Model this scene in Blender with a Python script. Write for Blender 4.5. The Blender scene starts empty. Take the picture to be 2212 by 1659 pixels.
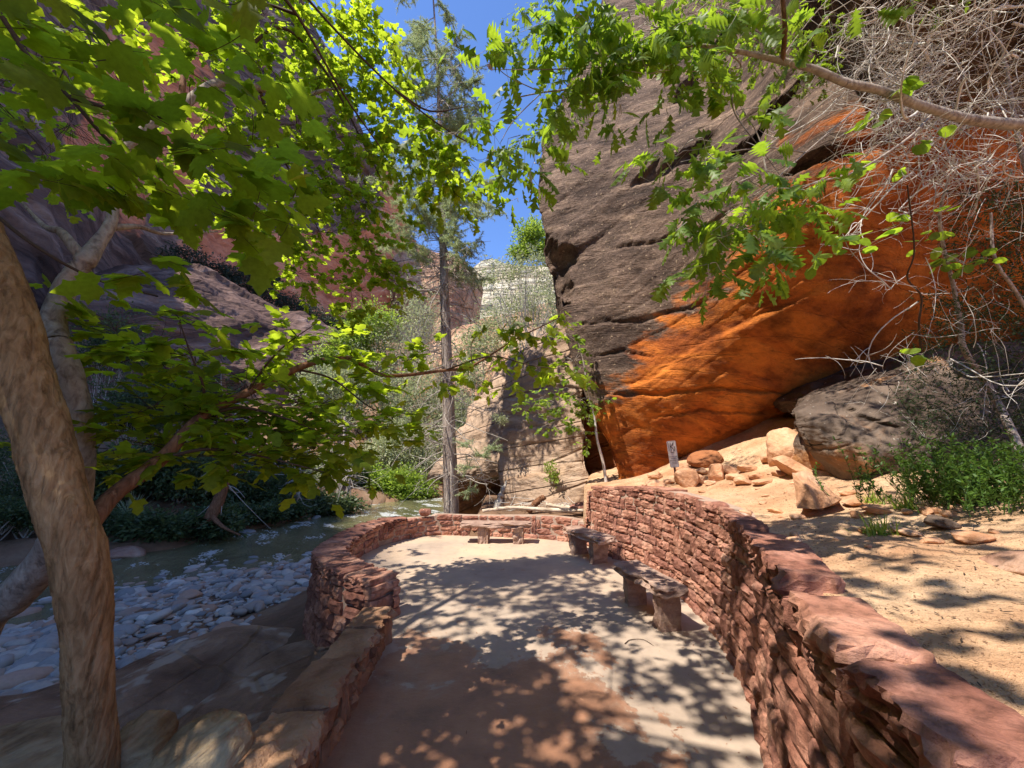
import bpy, math
import numpy as np
from mathutils import Matrix, Vector
scene = bpy.context.scene
col = scene.collection
R = np.random.default_rng

# ------------------------------------------------------------------ camera, light
PITCH = math.radians(9.9); CS, CC = math.sin(PITCH), math.cos(PITCH); EYE = 1.65; FP = 831.0
cam = bpy.data.cameras.new('camera'); cam.sensor_width = 36; cam.lens = FP/2212*36
cam.clip_start = 0.02; cam.clip_end = 3000
camo = bpy.data.objects.new('camera', cam); col.objects.link(camo)
camo.location = (0, 0, EYE); camo.rotation_euler = (math.pi/2+PITCH, 0, 0)
scene.camera = camo
SUN = np.array([-.40, -.30, .87]); SUN /= np.linalg.norm(SUN)
w = bpy.data.worlds.new('World'); scene.world = w; w.use_nodes = True
nt = w.node_tree; bg = nt.nodes['Background']
sky = nt.nodes.new('ShaderNodeTexSky'); sky.sky_type = 'NISHITA'; sky.sun_disc = False
sky.sun_elevation = math.asin(SUN[2]); sky.sun_rotation = math.atan2(SUN[0], SUN[1]) % (2*math.pi)
sky.altitude = 1300; sky.air_density = 1.0; sky.dust_density = 0.1; sky.ozone_density = 4.0
tint = nt.nodes.new('ShaderNodeMix'); tint.data_type = 'RGBA'; tint.blend_type = 'MULTIPLY'; tint.inputs[0].default_value = 1; tint.inputs[7].default_value = (.94, 1.07, 1.32, 1)
nt.links.new(sky.outputs[0], tint.inputs[6]); nt.links.new(tint.outputs[2], bg.inputs[0]); bg.inputs[1].default_value = 0.15
sl = bpy.data.lights.new('sun', 'SUN'); sl.energy = 5.0; sl.angle = math.radians(.53); sl.color = (1, .93, .82)
so = bpy.data.objects.new('sun', sl); col.objects.link(so)
so.rotation_euler = Vector(SUN.tolist()).to_track_quat('Z', 'Y').to_euler(); so.location = (-8, -6, 20)
scene.view_settings.view_transform = 'Standard'; scene.view_settings.look = 'None'
scene.view_settings.exposure = 0.74; scene.view_settings.gamma = 1.0
scene.render.engine = 'CYCLES'
cy = scene.cycles; cy.max_bounces = 8; cy.diffuse_bounces = 5; cy.glossy_bounces = 3; cy.transmission_bounces = 4
cy.transparent_max_bounces = 6; cy.use_denoising = True; cy.caustics_reflective = False; cy.caustics_refractive = False

# ------------------------------------------------------------------ helpers
def ray(u, v):
    x = (np.asarray(u, float)-1106)/FP; z = (829.5-np.asarray(v, float))/FP
    return x, CC-z*CS, CS+z*CC
def PY(u, v, Y):
    x, y, z = ray(u, v); t = Y/y
    return np.array([x*t, y*t, EYE+z*t]).T
def PT(u, v, t):
    x, y, z = ray(u, v)
    return np.array([x*t, y*t, EYE+z*t]).T
def PZ(u, v, Z):
    x, y, z = ray(u, v); t = (Z-EYE)/z
    return np.array([x*t, y*t, EYE+z*t]).T
def proj(p):
    p = np.asarray(p, float); q = p-np.array([0, 0, EYE])
    f = q[..., 1]*CC+q[..., 2]*CS; up = -q[..., 1]*CS+q[..., 2]*CC
    f2 = np.where(f > .05, f, 1e9)
    return 1106+FP*q[..., 0]/f2, 829.5-FP*up/f2, f

_r = R(7); _perm = _r.permutation(256); _perm = np.concatenate([_perm, _perm, _perm])
_g = _r.normal(size=(256, 3)); _g /= np.linalg.norm(_g, axis=1)[:, None]
def perlin(p):
    i = np.floor(p).astype(np.int64); f = p-i; i &= 255
    s = f*f*f*(f*(f*6-15)+10); out = 0
    for dx in (0, 1):
        wx = s[..., 0] if dx else 1-s[..., 0]
        for dy in (0, 1):
            wy = s[..., 1] if dy else 1-s[..., 1]
            for dz in (0, 1):
                wz = s[..., 2] if dz else 1-s[..., 2]
                h = _perm[_perm[_perm[(i[..., 0]+dx) & 255]+((i[..., 1]+dy) & 255)]+((i[..., 2]+dz) & 255)]
                out = out+wx*wy*wz*((_g[h]*(f-np.array([dx, dy, dz]))).sum(-1))
    return out*1.6
def fbm(p, o=4, g=.5):
    a, s, t = 1., 1., 0
    for k in range(o):
        t = t+a*perlin(p*s+k*17.3); a *= g; s *= 2.03
    return t

def new_mesh(name, V, F, smooth=True, attr=None):
    me = bpy.data.meshes.new(name); V = np.asarray(V, np.float32); F = np.asarray(F, np.int32)
    me.vertices.add(len(V)); me.vertices.foreach_set('co', V.ravel())
    n, k = F.shape
    me.loops.add(n*k); me.loops.foreach_set('vertex_index', F.ravel())
    me.polygons.add(n)
    me.polygons.foreach_set('loop_start', np.arange(n, dtype=np.int32)*k)
    me.polygons.foreach_set('loop_total', np.full(n, k, np.int32))
    me.polygons.foreach_set('use_smooth', np.full(n, smooth, bool))
    me.update(calc_edges=True); me.validate()
    if attr is not None:
        for an, av in attr.items():
            a = me.attributes.new(an, 'FLOAT', 'POINT'); a.data.foreach_set('value', np.asarray(av, np.float32).ravel())
    return me
def link(name, me, parent=None, mat=None, loc=None):
    o = bpy.data.objects.new(name, me); col.objects.link(o)
    if mat is not None and me is not None and len(me.materials) == 0: me.materials.append(mat)
    if parent is not None:
        o.parent = parent
    if loc is not None: o.location = loc
    return o
def obj(name, V, F, mat, parent=None, smooth=True, attr=None, loc=None):
    """V in world space; the object's origin is its parent's / its own loc"""
    V = np.asarray(V, float)
    off = np.array(parent.location if parent is not None else (loc if loc is not None else (0, 0, 0)))
    if parent is not None and parent.parent is not None: off = off+np.array(parent.parent.location)
    o = link(name, new_mesh(name, V-off, F, smooth, attr), parent, mat)
    if parent is None and loc is not None: o.location = loc
    return o
def tag(o, label=None, cat=None, group=None, kind=None):
    if label: o['label'] = label
    if cat: o['category'] = cat
    if group: o['group'] = group
    if kind: o['kind'] = kind
    return o
def empty(name, loc, label=None, cat=None, group=None):
    o = bpy.data.objects.new(name, None); col.objects.link(o); o.location = [float(a) for a in loc]
    o.empty_display_size = .1
    return tag(o, label, cat, group)
class MB:
    def __init__(s): s.V = []; s.F = []; s.n = 0
    def add(s, V, F):
        if len(V) == 0: return
        s.V.append(np.asarray(V, float)); s.F.append(np.asarray(F)+s.n); s.n += len(V)
    def get(s): return np.concatenate(s.V), np.concatenate(s.F)
def catmull(P, n):
    P = np.asarray(P, float); m = len(P)
    if m == 2: 
        t = np.linspace(0, 1, n)[:, None]; return P[0]*(1-t)+P[1]*t
    Q = np.vstack([2*P[0]-P[1], P, 2*P[-1]-P[-2]])
    t = np.linspace(0, m-1, n); i = np.minimum(t.astype(int), m-2); f = (t-i)[:, None]
    a, b, c, d = Q[i], Q[i+1], Q[i+2], Q[i+3]
    return .5*((2*b)+(-a+c)*f+(2*a-5*b+4*c-d)*f*f+(-a+3*b-3*c+d)*f**3)
def tube(P, r, k=6, cap=True):
    P = np.asarray(P, float); n = len(P); r = np.broadcast_to(np.asarray(r, float), (n,))
    T = np.gradient(P, axis=0); T /= np.linalg.norm(T, axis=1)[:, None]+1e-9
    ref = np.array([0.31, .22, .92]) if abs(T[0, 2]) < .9 else np.array([1., .1, 0])
    A = np.cross(T, ref); A /= np.linalg.norm(A, axis=1)[:, None]+1e-9; B = np.cross(T, A)
    th = np.arange(k)*2*math.pi/k
    V = P[:, None]+r[:, None, None]*(np.cos(th)[None, :, None]*A[:, None]+np.sin(th)[None, :, None]*B[:, None])
    V = V.reshape(-1, 3)
    i = np.arange(n-1)[:, None]*k; j = np.arange(k)[None]; j2 = (j+1) % k
    F = np.stack([i+j, i+j2, i+k+j2, i+k+j], -1).reshape(-1, 4)
    return V, F
def quads2tris(F):
    F = np.asarray(F)
    if F.shape[1] == 3: return F
    return np.concatenate([F[:, [0, 1, 2]], F[:, [0, 2, 3]]])
def bezpath(a, b, rng, n=6, bend=.12):
    a = np.asarray(a, float); b = np.asarray(b, float); L = np.linalg.norm(b-a)
    m = (a+b)/2+rng.normal(size=3)*bend*L
    t = np.linspace(0, 1, n)[:, None]
    return (1-t)**2*a+2*t*(1-t)*m+t*t*b

# ------------------------------------------------------------------ materials
def rampset(rp, stops, interp='LINEAR'):
    cr = rp.color_ramp; cr.interpolation = interp
    while len(cr.elements) < len(stops): cr.elements.new(.5)
    for e, (p, c) in zip(cr.elements, stops):
        e.position = p; e.color = (*c, 1) if len(c) == 3 else (c[0],)*3+(1,)
class NT:
    def __init__(s, name):
        s.m = bpy.data.materials.new(name); s.m.use_nodes = True; s.t = s.m.node_tree
        s.b = s.t.nodes['Principled BSDF']; s.out = s.t.nodes['Material Output']
        s.pos = s.t.nodes.new('ShaderNodeNewGeometry').outputs['Position']
    def n(s, t, **k):
        x = s.t.nodes.new(t)
        for a, b in k.items(): setattr(x, a, b)
        return x
    def l(s, a, b): s.t.links.new(a, b)
    def map(s, rot=(0, 0, 0), sc=(1, 1, 1), src=None):
        # rotate first, then stretch
        m = s.n('ShaderNodeMapping'); m.inputs['Rotation'].default_value = [math.radians(a) for a in rot]
        s.l(src or s.pos, m.inputs['Vector'])
        m2 = s.n('ShaderNodeMapping'); m2.inputs['Scale'].default_value = sc; s.l(m.outputs[0], m2.inputs['Vector'])
        return m2.outputs[0]
    def noise(s, scale, detail=5, rough=.55, vec=None, dist=0):
        x = s.n('ShaderNodeTexNoise'); x.inputs['Scale'].default_value = scale; x.inputs['Detail'].default_value = detail
        x.inputs['Roughness'].default_value = rough; x.inputs['Distortion'].default_value = dist
        s.l(vec or s.pos, x.inputs['Vector']); return x.outputs['Fac']
    def voro(s, scale, vec=None, feature='DISTANCE_TO_EDGE'):
        x = s.n('ShaderNodeTexVoronoi', feature=feature); x.inputs['Scale'].default_value = scale
        s.l(vec or s.pos, x.inputs['Vector']); return x.outputs['Distance']
    def ramp(s, fac, stops, interp='LINEAR'):
        r = s.n('ShaderNodeValToRGB'); rampset(r, stops, interp); s.l(fac, r.inputs[0]); return r.outputs[0]
    def mix(s, fac, a, b, mode='MIX'):
        m = s.n('ShaderNodeMix', data_type='RGBA', blend_type=mode)
        for i, x in ((0, fac), (6, a), (7, b)):
            if isinstance(x, (int, float)): m.inputs[i].default_value = x
            elif isinstance(x, tuple): m.inputs[i].default_value = (*x, 1)
            else: s.l(x, m.inputs[i])
        return m.outputs[2]
    def math(s, op, a, b=None, c=None):
        m = s.n('ShaderNodeMath', operation=op)
        for i, x in enumerate((a, b, c)):
            if x is None: continue
            if isinstance(x, (int, float)): m.inputs[i].default_value = x
            else: s.l(x, m.inputs[i])
        return m.outputs[0]
    def bump(s, fields, normal=None):
        """fields: (height socket, distance)"""
        for h, d in fields:
            b = s.n('ShaderNodeBump'); b.inputs['Strength'].default_value = 1; b.inputs['Distance'].default_value = d
            s.l(h, b.inputs['Height'])
            if normal: s.l(normal, b.inputs['Normal'])
            normal = b.outputs[0]
        return normal
    def rand(s): return s.n('ShaderNodeObjectInfo').outputs['Random']
    def island(s): return s.n('ShaderNodeNewGeometry').outputs['Random Per Island']
    def fin(s, color, rough=.85, normal=None, spec=.25):
        if isinstance(color, tuple): s.b.inputs['Base Color'].default_value = (*color, 1)
        else: s.l(color, s.b.inputs['Base Color'])
        if isinstance(rough, (int, float)): s.b.inputs['Roughness'].default_value = rough
        else: s.l(rough, s.b.inputs['Roughness'])
        s.b.inputs['Specular IOR Level'].default_value = spec
        if normal: s.l(normal, s.b.inputs['Normal'])
        return s.m

def stone_mat(name, stops, big=1.2, layer=None, fine=60, dist=.01, cracks=0, spots=None, rough=.85, rand=0., fdist=.002):
    s = NT(name)
    vec = s.map(*(layer or ((0, 0, 0), (1, 1, 1))))
    n1 = s.noise(big, 6, .6, vec, .6)
    c = s.ramp(n1, stops)
    n2 = s.noise(big*7, 5, .65)
    c = s.mix(.55, c, s.ramp(n2, [(.3, (.62,)), (.5, (1,)), (.75, (1.25, 1.2, 1.12))]), 'MULTIPLY')
    if rand:
        c = s.mix(1., c, s.ramp(s.rand(), [(0, (1-rand, 1-rand*1.15, 1-rand*1.2)), (.5, (1,)), (1, (1+rand, 1+rand*.9, 1+rand*.8))]), 'MULTIPLY')
    if spots:
        sp = s.noise(spots[0], 3, .7)
        c = s.mix(s.ramp(sp, [(spots[2], (0,)), (spots[2]+.05, (1,))]), c, spots[1])
    f = [(n1, dist*3), (n2, dist), (s.noise(fine, 6, .7), fdist)]
    if cracks:
        cv = s.ramp(s.voro(cracks, s.map(sc=(1, 1, 2.4), src=vec)), [(0, (0,)), (.04, (1,))])
        f.append((cv, dist*1.0))
    return s.fin(c, rough, s.bump(f))

# cliff right: brown varnish and painted upper-right shade over orange sandstone
s = NT('overhang_sandstone')
lay = s.map((0, -14, 0), (.5, .5, 1.7))
n1 = s.noise(1.3, 8, .62, lay, .8); n2 = s.noise(5, 7, .68, s.map((0, -14, 0), (.5, .5, 1.4))); n3 = s.noise(30, 5, .7)
streak = s.noise(1.0, 5, .6, s.map((0, 0, 0), (1.6, 1.6, .22)))
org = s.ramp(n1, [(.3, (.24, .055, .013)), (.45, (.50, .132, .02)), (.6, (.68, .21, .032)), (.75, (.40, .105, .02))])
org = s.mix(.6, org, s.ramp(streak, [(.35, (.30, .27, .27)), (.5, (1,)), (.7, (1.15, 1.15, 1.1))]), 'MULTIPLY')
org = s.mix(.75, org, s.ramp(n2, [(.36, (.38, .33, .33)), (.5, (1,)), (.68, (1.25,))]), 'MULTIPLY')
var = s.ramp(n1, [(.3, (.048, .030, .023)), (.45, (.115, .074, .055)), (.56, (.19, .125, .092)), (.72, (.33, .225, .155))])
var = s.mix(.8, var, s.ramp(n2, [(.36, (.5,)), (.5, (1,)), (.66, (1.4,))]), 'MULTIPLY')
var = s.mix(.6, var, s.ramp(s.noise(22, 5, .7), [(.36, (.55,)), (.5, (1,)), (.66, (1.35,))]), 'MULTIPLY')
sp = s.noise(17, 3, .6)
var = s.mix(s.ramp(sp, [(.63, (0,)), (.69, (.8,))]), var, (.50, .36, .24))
at = s.n('ShaderNodeAttribute', attribute_name='varnish_shade').outputs['Fac']
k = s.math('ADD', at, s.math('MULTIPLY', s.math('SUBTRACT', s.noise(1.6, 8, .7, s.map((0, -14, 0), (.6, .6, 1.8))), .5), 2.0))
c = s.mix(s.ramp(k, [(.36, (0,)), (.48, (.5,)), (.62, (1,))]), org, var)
crk = s.ramp(s.noise(.9, 3, .5, s.map((0, -9, 0), (.25, .25, 3.0)), .5), [(.485, (1,)), (.5, (0,)), (.515, (1,))])
crk2 = s.ramp(s.noise(2.2, 3, .5, s.map((0, -24, 0), (.22, .22, 3.6)), .4), [(.488, (1,)), (.5, (0,)), (.512, (1,))])
c = s.mix(.15, c, crk, 'MULTIPLY')
M_over = s.fin(c, .85, s.bump([(n1, .10), (n2, .07), (s.noise(11, 6, .7), .045), (n3, .016), (crk, .012)]))

M_tan = stone_mat('tan_sandstone', [(.25, (.24, .14, .09)), (.45, (.38, .26, .18)), (.6, (.46, .33, .235)), (.8, (.38, .22, .12))], .7,
                  ((0, 12, 0), (.5, .5, 2.2)), 25, .05, .35, fdist=.006)
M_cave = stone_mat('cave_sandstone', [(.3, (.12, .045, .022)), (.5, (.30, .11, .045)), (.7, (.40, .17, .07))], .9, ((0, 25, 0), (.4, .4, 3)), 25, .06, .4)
# left canyon wall
s = NT('canyon_wall_rock')
lay = s.map((0, 42, 15), (.22, .22, 1.6)); n1 = s.noise(.35, 8, .66, lay, .7); n2 = s.noise(1.6, 7, .7, s.map((0, 42, 15), (.4, .4, 2)))
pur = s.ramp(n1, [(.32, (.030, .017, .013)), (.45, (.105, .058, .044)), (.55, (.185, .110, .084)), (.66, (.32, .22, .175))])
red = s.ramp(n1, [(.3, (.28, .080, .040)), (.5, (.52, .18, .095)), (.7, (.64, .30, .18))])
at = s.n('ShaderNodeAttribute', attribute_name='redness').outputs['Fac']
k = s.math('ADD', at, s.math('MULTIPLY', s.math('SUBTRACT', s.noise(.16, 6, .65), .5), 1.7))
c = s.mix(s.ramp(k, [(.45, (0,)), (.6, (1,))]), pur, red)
c = s.mix(.65, c, s.ramp(n2, [(.3, (.5,)), (.5, (1,)), (.8, (1.3,))]), 'MULTIPLY')
M_wallrock = s.fin(c, .85, s.bump([(n1, .5), (n2, .2), (s.noise(9, 5, .7), .03)]))
M_farred = stone_mat('far_red_rock', [(.3, (.28, .12, .075)), (.5, (.47, .27, .17)), (.7, (.58, .42, .28))], .12, ((0, 5, 0), (1, 1, 1.2)), 3, .8, .1, fdist=.08)
M_farcream = stone_mat('far_cream_rock', [(.3, (.48, .38, .24)), (.5, (.68, .59, .41)), (.7, (.76, .71, .55))], .12, ((0, 4, 0), (.5, .5, 3)), 2, .7, .05, fdist=.08)
M_bould = stone_mat('dark_boulder_rock', [(.3, (.035, .024, .019)), (.45, (.09, .062, .047)), (.57, (.165, .12, .092)), (.68, (.30, .14, .055))], 1.3,
                    ((0, 50, 20), (.6, .6, 1.6)), 45, .03, .7, (14, (.42, .38, .32), .66), rand=0, fdist=.004)
M_rubble = stone_mat('orange_rubble_rock', [(.3, (.42, .20, .10)), (.5, (.56, .31, .18)), (.7, (.66, .43, .28))], 3, None, 70, .01, 0, None, .85, .15)
M_slab = stone_mat('wet_sandstone', [(.30, (.085, .042, .024)), (.44, (.18, .10, .060)), (.55, (.27, .16, .10)), (.68, (.38, .26, .18))], 1.1,
                   ((0, 20, 30), (.6, 1.2, 1.2)), 70, .02, 1.1, (1.7, (.38, .29, .22), .58), .55, .0, fdist=.004)
M_pale = stone_mat('pale_sandstone', [(.34, (.20, .12, .06)), (.47, (.36, .25, .14)), (.54, (.44, .33, .20)), (.66, (.30, .19, .10))], 1.6, ((0, 30, 0), (.8, .8, 4)), 60, .02, 0, None, .8, .1)
M_bank = stone_mat('bank_rock', [(.3, (.22, .10, .065)), (.5, (.34, .19, .13)), (.7, (.42, .30, .22))], 2, None, 30, .02, 0, None, .8, .2)
# masonry
s = NT('red_masonry_stone')
n1 = s.noise(3.5, 6, .6, None, .5); n2 = s.noise(22, 6, .7); n3 = s.noise(110, 4, .7)
lay = s.noise(16, 5, .6, s.map((12, -8, 0), (.4, .4, 3)))
c = s.ramp(n1, [(.30, (.17, .068, .046)), (.46, (.31, .140, .098)), (.58, (.40, .20, .145)), (.72, (.48, .275, .205))])
c = s.mix(.8, c, s.ramp(n2, [(.36, (.5,)), (.5, (1,)), (.66, (1.3,))]), 'MULTIPLY')
c = s.mix(1., c, s.ramp(s.rand(), [(0, (.72, .66, .66)), (.35, (1, .95, .92)), (.7, (1.1, 1.08, 1.0)), (1, (1.22, 1.28, 1.22))]), 'MULTIPLY')
M_stone = s.fin(c, .85, s.bump([(n1, .005), (lay, .006), (n2, .009), (s.noise(48, 5, .7), .005), (n3, .002)]))
s = NT('ochre_masonry_stone')
c = s.ramp(s.noise(4, 6, .6, None, .5), [(.28, (.20, .095, .05)), (.5, (.36, .20, .115)), (.7, (.46, .28, .17))])
c = s.mix(1., c, s.ramp(s.rand(), [(0, (.75, .7, .7)), (1, (1.15, 1.15, 1.1))]), 'MULTIPLY')
M_curb = s.fin(c, .8, s.bump([(s.noise(4, 6, .6), .025), (s.noise(16, 5, .6, s.map((0, 0, 0), (2, 2, .5))), .018), (s.noise(90, 4, .7), .002)]))
M_mortar = stone_mat('mortar', [(.3, (.30, .20, .15)), (.6, (.44, .32, .245)), (.8, (.52, .42, .34))], 6, None, 80, .006)
M_bench = stone_mat('bench_stone', [(.3, (.22, .13, .10)), (.5, (.36, .235, .18)), (.7, (.48, .34, .26))], 5, ((0, 0, 0), (1, 1, 2)), 90, .01, 0, None, .85, .12)
# sand ledge
s = NT('orange_sand')
n1 = s.noise(1.3, 6, .6); n2 = s.noise(14, 6, .7); n3 = s.noise(90, 4, .7)
c = s.ramp(n1, [(.3, (.50, .27, .14)), (.5, (.66, .42, .245)), (.7, (.74, .52, .33))])
deb = s.ramp(s.noise(90, 2, .5, s.map((0, 0, 35), (1, .4, 1))), [(.64, (0,)), (.69, (1,))])
c = s.mix(s.math('MULTIPLY', deb, .65), c, (.16, .075, .035))
c = s.mix(.5, c, s.ramp(n2, [(.3, (.7,)), (.6, (1.1,))]), 'MULTIPLY')
M_sand = s.fin(c, .9, s.bump([(n2, .02), (n3, .004), (deb, .006)]))
# terrain: sand / soil / gravel by attribute
s = NT('ground_soil')
n1 = s.noise(.8, 6, .6); n2 = s.noise(9, 6, .7)
soil = s.ramp(n1, [(.3, (.13, .085, .05)), (.5, (.22, .125, .075)), (.7, (.28, .19, .12))])
sand = s.ramp(s.noise(1.3, 6, .6), [(.3, (.50, .26, .135)), (.5, (.66, .42, .245)), (.7, (.74, .52, .33))])
deb = s.ramp(s.noise(85, 2, .5, s.map((0, 0, 35), (1, .4, 1))), [(.62, (0,)), (.67, (1,))])
deb2 = s.ramp(s.noise(2.2, 5, .6), [(.42, (0,)), (.62, (1,))])
sand = s.mix(s.math('MULTIPLY', deb, .75), sand, (.14, .065, .03))
sand = s.mix(s.math('MULTIPLY', deb2, .35), sand, (.36, .17, .085))
at = s.n('ShaderNodeAttribute', attribute_name='sandy').outputs['Fac']
c = s.mix(at, soil, sand)
c = s.mix(.5, c, s.ramp(n2, [(.3, (.65,)), (.6, (1.1,))]), 'MULTIPLY')
M_ground = s.fin(c, .9, s.bump([(n2, .05), (s.noise(28, 5, .7), .014), (s.noise(80, 4, .7), .004)]))
# patio concrete with mud film
s = NT('patio_concrete')
n1 = s.noise(.9, 6, .65); n2 = s.noise(7, 6, .7); n3 = s.noise(120, 3, .7)
c = s.ramp(n1, [(.3, (.31, .235, .18)), (.5, (.41, .315, .24)), (.7, (.47, .37, .285))])
c = s.mix(.5, c, s.ramp(n2, [(.3, (.78,)), (.6, (1.06,))]), 'MULTIPLY')
sx = s.n('ShaderNodeSeparateXYZ'); s.l(s.pos, sx.inputs[0])
# mud lies thickest in the low left foreground
e1 = s.math('MULTIPLY', s.math('SUBTRACT', 3.7, sx.outputs[1]), .45)
e2 = s.math('MULTIPLY', s.math('SUBTRACT', .80, sx.outputs[0]), .75)
e = s.math('MINIMUM', s.math('MINIMUM', e1, e2), .42)
rag = s.math('MULTIPLY', s.math('SUBTRACT', s.noise(1.5, 9, .68, None, .3), .5), 2.4)
mud = s.ramp(s.math('ADD', e, rag), [(.0, (0,)), (.05, (.75,)), (.22, (1,))])
drop = s.ramp(s.noise(2.7, 7, .66), [(.655, (0,)), (.67, (1,))])
mk = s.math('MAXIMUM', mud, drop)
mc = s.ramp(s.noise(2.6, 6, .65), [(.3, (.17, .078, .045)), (.5, (.30, .135, .072)), (.7, (.38, .185, .10))])
c = s.mix(s.math('MULTIPLY', mk, .88), c, mc)
dust = s.ramp(s.noise(1.0, 5, .6), [(.4, (0,)), (.65, (1,))])
dust = s.math('MULTIPLY', dust, s.ramp(s.math('MULTIPLY', s.math('SUBTRACT', sx.outputs[1], 2.0), .22), [(.3, (0,)), (1, (.9,))]))
c = s.mix(dust, c, (.58, .42, .28))
rg = s.mix(mk, (.85,)*3, (.42,)*3)
rgn = s.math('ADD', rg, 0)
M_patio = s.fin(c, rgn, s.bump([(n1, .02), (n2, .006), (n3, .0012), (mk, .002)]), .3)
# cobbles
s = NT('river_cobble_stone')
r_ = s.ramp(s.rand(), [(0, (.18, .18, .18)), (.3, (.34, .32, .30)), (.6, (.46, .42, .37)), (.8, (.30, .235, .195)), (.9, (.38, .23, .155)), (1, (.60, .57, .52))])
M_cob = s.fin(s.mix(.4, r_, s.ramp(s.noise(20, 4, .6), [(.3, (.7,)), (.6, (1.1,))]), 'MULTIPLY'), .7, s.bump([(s.noise(40, 4, .6), .003)]))
s = NT('river_gravel_stone')
r_ = s.ramp(s.island(), [(0, (.16, .16, .165)), (.3, (.31, .295, .28)), (.6, (.44, .40, .355)), (.8, (.28, .215, .18)), (.9, (.36, .22, .15)), (1, (.58, .55, .50))])
M_grav = s.fin(r_, .7)
# water
s = NT('river_water')
rip = s.noise(3.2, 4, .6, s.map((0, 0, 55), (.55, 1.5, 1)), .4); rip2 = s.noise(11, 4, .6, s.map((0, 0, 55), (.7, 1.4, 1)))
foam = s.ramp(s.math('ADD', s.noise(1.1, 6, .62, s.map((0, 0, 55), (.6, 1.3, 1))), s.math('MULTIPLY', rip2, .35)), [(.735, (0,)), (.80, (1,))])
depth = s.ramp(s.noise(.5, 5, .6), [(.3, (.075, .075, .04)), (.5, (.14, .14, .065)), (.7, (.22, .20, .095))])
c = s.mix(s.math('MULTIPLY', foam, .75), depth, (.6, .62, .62))
M_water = s.fin(c, s.math('ADD', .06, s.math('MULTIPLY', foam, .5)), s.bump([(rip, .20), (rip2, .07), (s.noise(26, 3, .6, s.map((0, 0, 55), (.8, 1.3, 1))), .02)]), .5)
# bark
def bark_mat(name, stops, sc=(7, 7, 1.6), dist=.01, scale=3.):
    s = NT(name)
    v = s.map(sc=sc); n1 = s.noise(scale, 7, .65, v, .7); n2 = s.noise(3, 5, .6); n3 = s.noise(90, 4, .7)
    cr = s.ramp(s.noise(scale*.8, 5, .7, s.map(sc=(sc[0]*1.3, sc[1]*1.3, sc[2]*.6)), 1.2), [(.36, (0,)), (.46, (1,))])
    c = s.ramp(n1, stops); c = s.mix(.6, c, s.ramp(n2, [(.3, (.65,)), (.6, (1.15,))]), 'MULTIPLY')
    c = s.mix(.28, c, cr, 'MULTIPLY')
    return s.fin(c, .9, s.bump([(n1, dist*1.6), (cr, dist*.5), (s.noise(30, 5, .7, s.map(sc=(1.4, 1.4, .6))), dist*.5), (n3, dist*.25)]))
M_bark = bark_mat('maple_bark', [(.32, (.15, .085, .036)), (.46, (.29, .175, .082)), (.56, (.37, .235, .115)), (.70, (.46, .31, .17))], (10, 10, 2.6), .004, 2.6)
M_barkg = bark_mat('grey_limb_bark', [(.3, (.18, .13, .10)), (.5, (.34, .28, .23)), (.7, (.45, .40, .34))], (8, 8, 5), .004, 3)
M_barkr = bark_mat('red_brown_bark', [(.3, (.09, .04, .02)), (.5, (.20, .09, .045)), (.7, (.30, .16, .09))], (9, 9, 3), .004, 3)
M_barkp = bark_mat('fir_bark', [(.3, (.18, .125, .10)), (.5, (.40, .32, .27)), (.7, (.56, .48, .41))], (9, 9, 1.2), .03, 1.6)
M_barkw = bark_mat('pale_twig_bark', [(.3, (.42, .36, .31)), (.5, (.60, .55, .49)), (.7, (.70, .66, .61))], (10, 10, 4), .002, 3)
M_barkd = bark_mat('weathered_twig_bark', [(.3, (.16, .11, .09)), (.5, (.36, .29, .25)), (.7, (.52, .46, .41))], (10, 10, 4), .002, 3)
M_twig = NT('dark_twig_bark').fin((.075, .045, .028), .85)
M_twigg = NT('grey_twig_bark').fin((.42, .37, .32), .85)
M_drift = bark_mat('driftwood', [(.3, (.38, .28, .19)), (.5, (.60, .48, .36)), (.7, (.72, .62, .50))], (1, 7, 7), .004, 3)
# leaves
def leaf_mat(name, d, t, rand=.3, tmix=.5, rough=.45, spec=.3, per='island'):
    s = NT(name)
    rr = s.island() if per == 'island' else s.rand()
    f = s.ramp(rr, [(0, (1-rand,)), (.5, (1,)), (1, (1+rand, 1+rand*.7, 1+rand*.2))])
    vn = s.ramp(s.noise(55, 3, .6), [(.3, (.8,)), (.7, (1.12,))])
    c1 = s.mix(1., s.mix(1., f, d, 'MULTIPLY'), vn, 'MULTIPLY'); c2 = s.mix(1., s.mix(1., f, t, 'MULTIPLY'), vn, 'MULTIPLY')
    s.l(c1, s.b.inputs['Base Color']); s.b.inputs['Roughness'].default_value = rough; s.b.inputs['Specular IOR Level'].default_value = spec
    tr = s.n('ShaderNodeBsdfTranslucent'); s.l(c2, tr.inputs[0])
    ms = s.n('ShaderNodeMixShader'); ms.inputs[0].default_value = tmix
    s.l(s.b.outputs[0], ms.inputs[1]); s.l(tr.outputs[0], ms.inputs[2]); s.l(ms.outputs[0], s.out.inputs[0])
    return s.m
M_maple = leaf_mat('maple_leaf', (.11, .17, .018), (.58, .76, .04), rough=.55, spec=.15, tmix=.58)
M_maple_o = leaf_mat('maple_leaf_single', (.10, .16, .018), (.52, .70, .035), rough=.55, spec=.15, tmix=.58, per='obj')
M_oak = leaf_mat('oak_leaf', (.10, .185, .035), (.42, .62, .035))
M_oak_o = leaf_mat('oak_leaf_single', (.10, .185, .035), (.42, .62, .035), per='obj')
M_ndl = leaf_mat('fir_needles', (.46, .54, .32), (.44, .54, .26), .3, .35)
M_juni = leaf_mat('juniper_leaves', (.035, .06, .022), (.05, .09, .02), .4, .3)
M_shrub = leaf_mat('bank_shrub_leaves', (.085, .12, .05), (.11, .17, .05), .4, .35)
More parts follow.
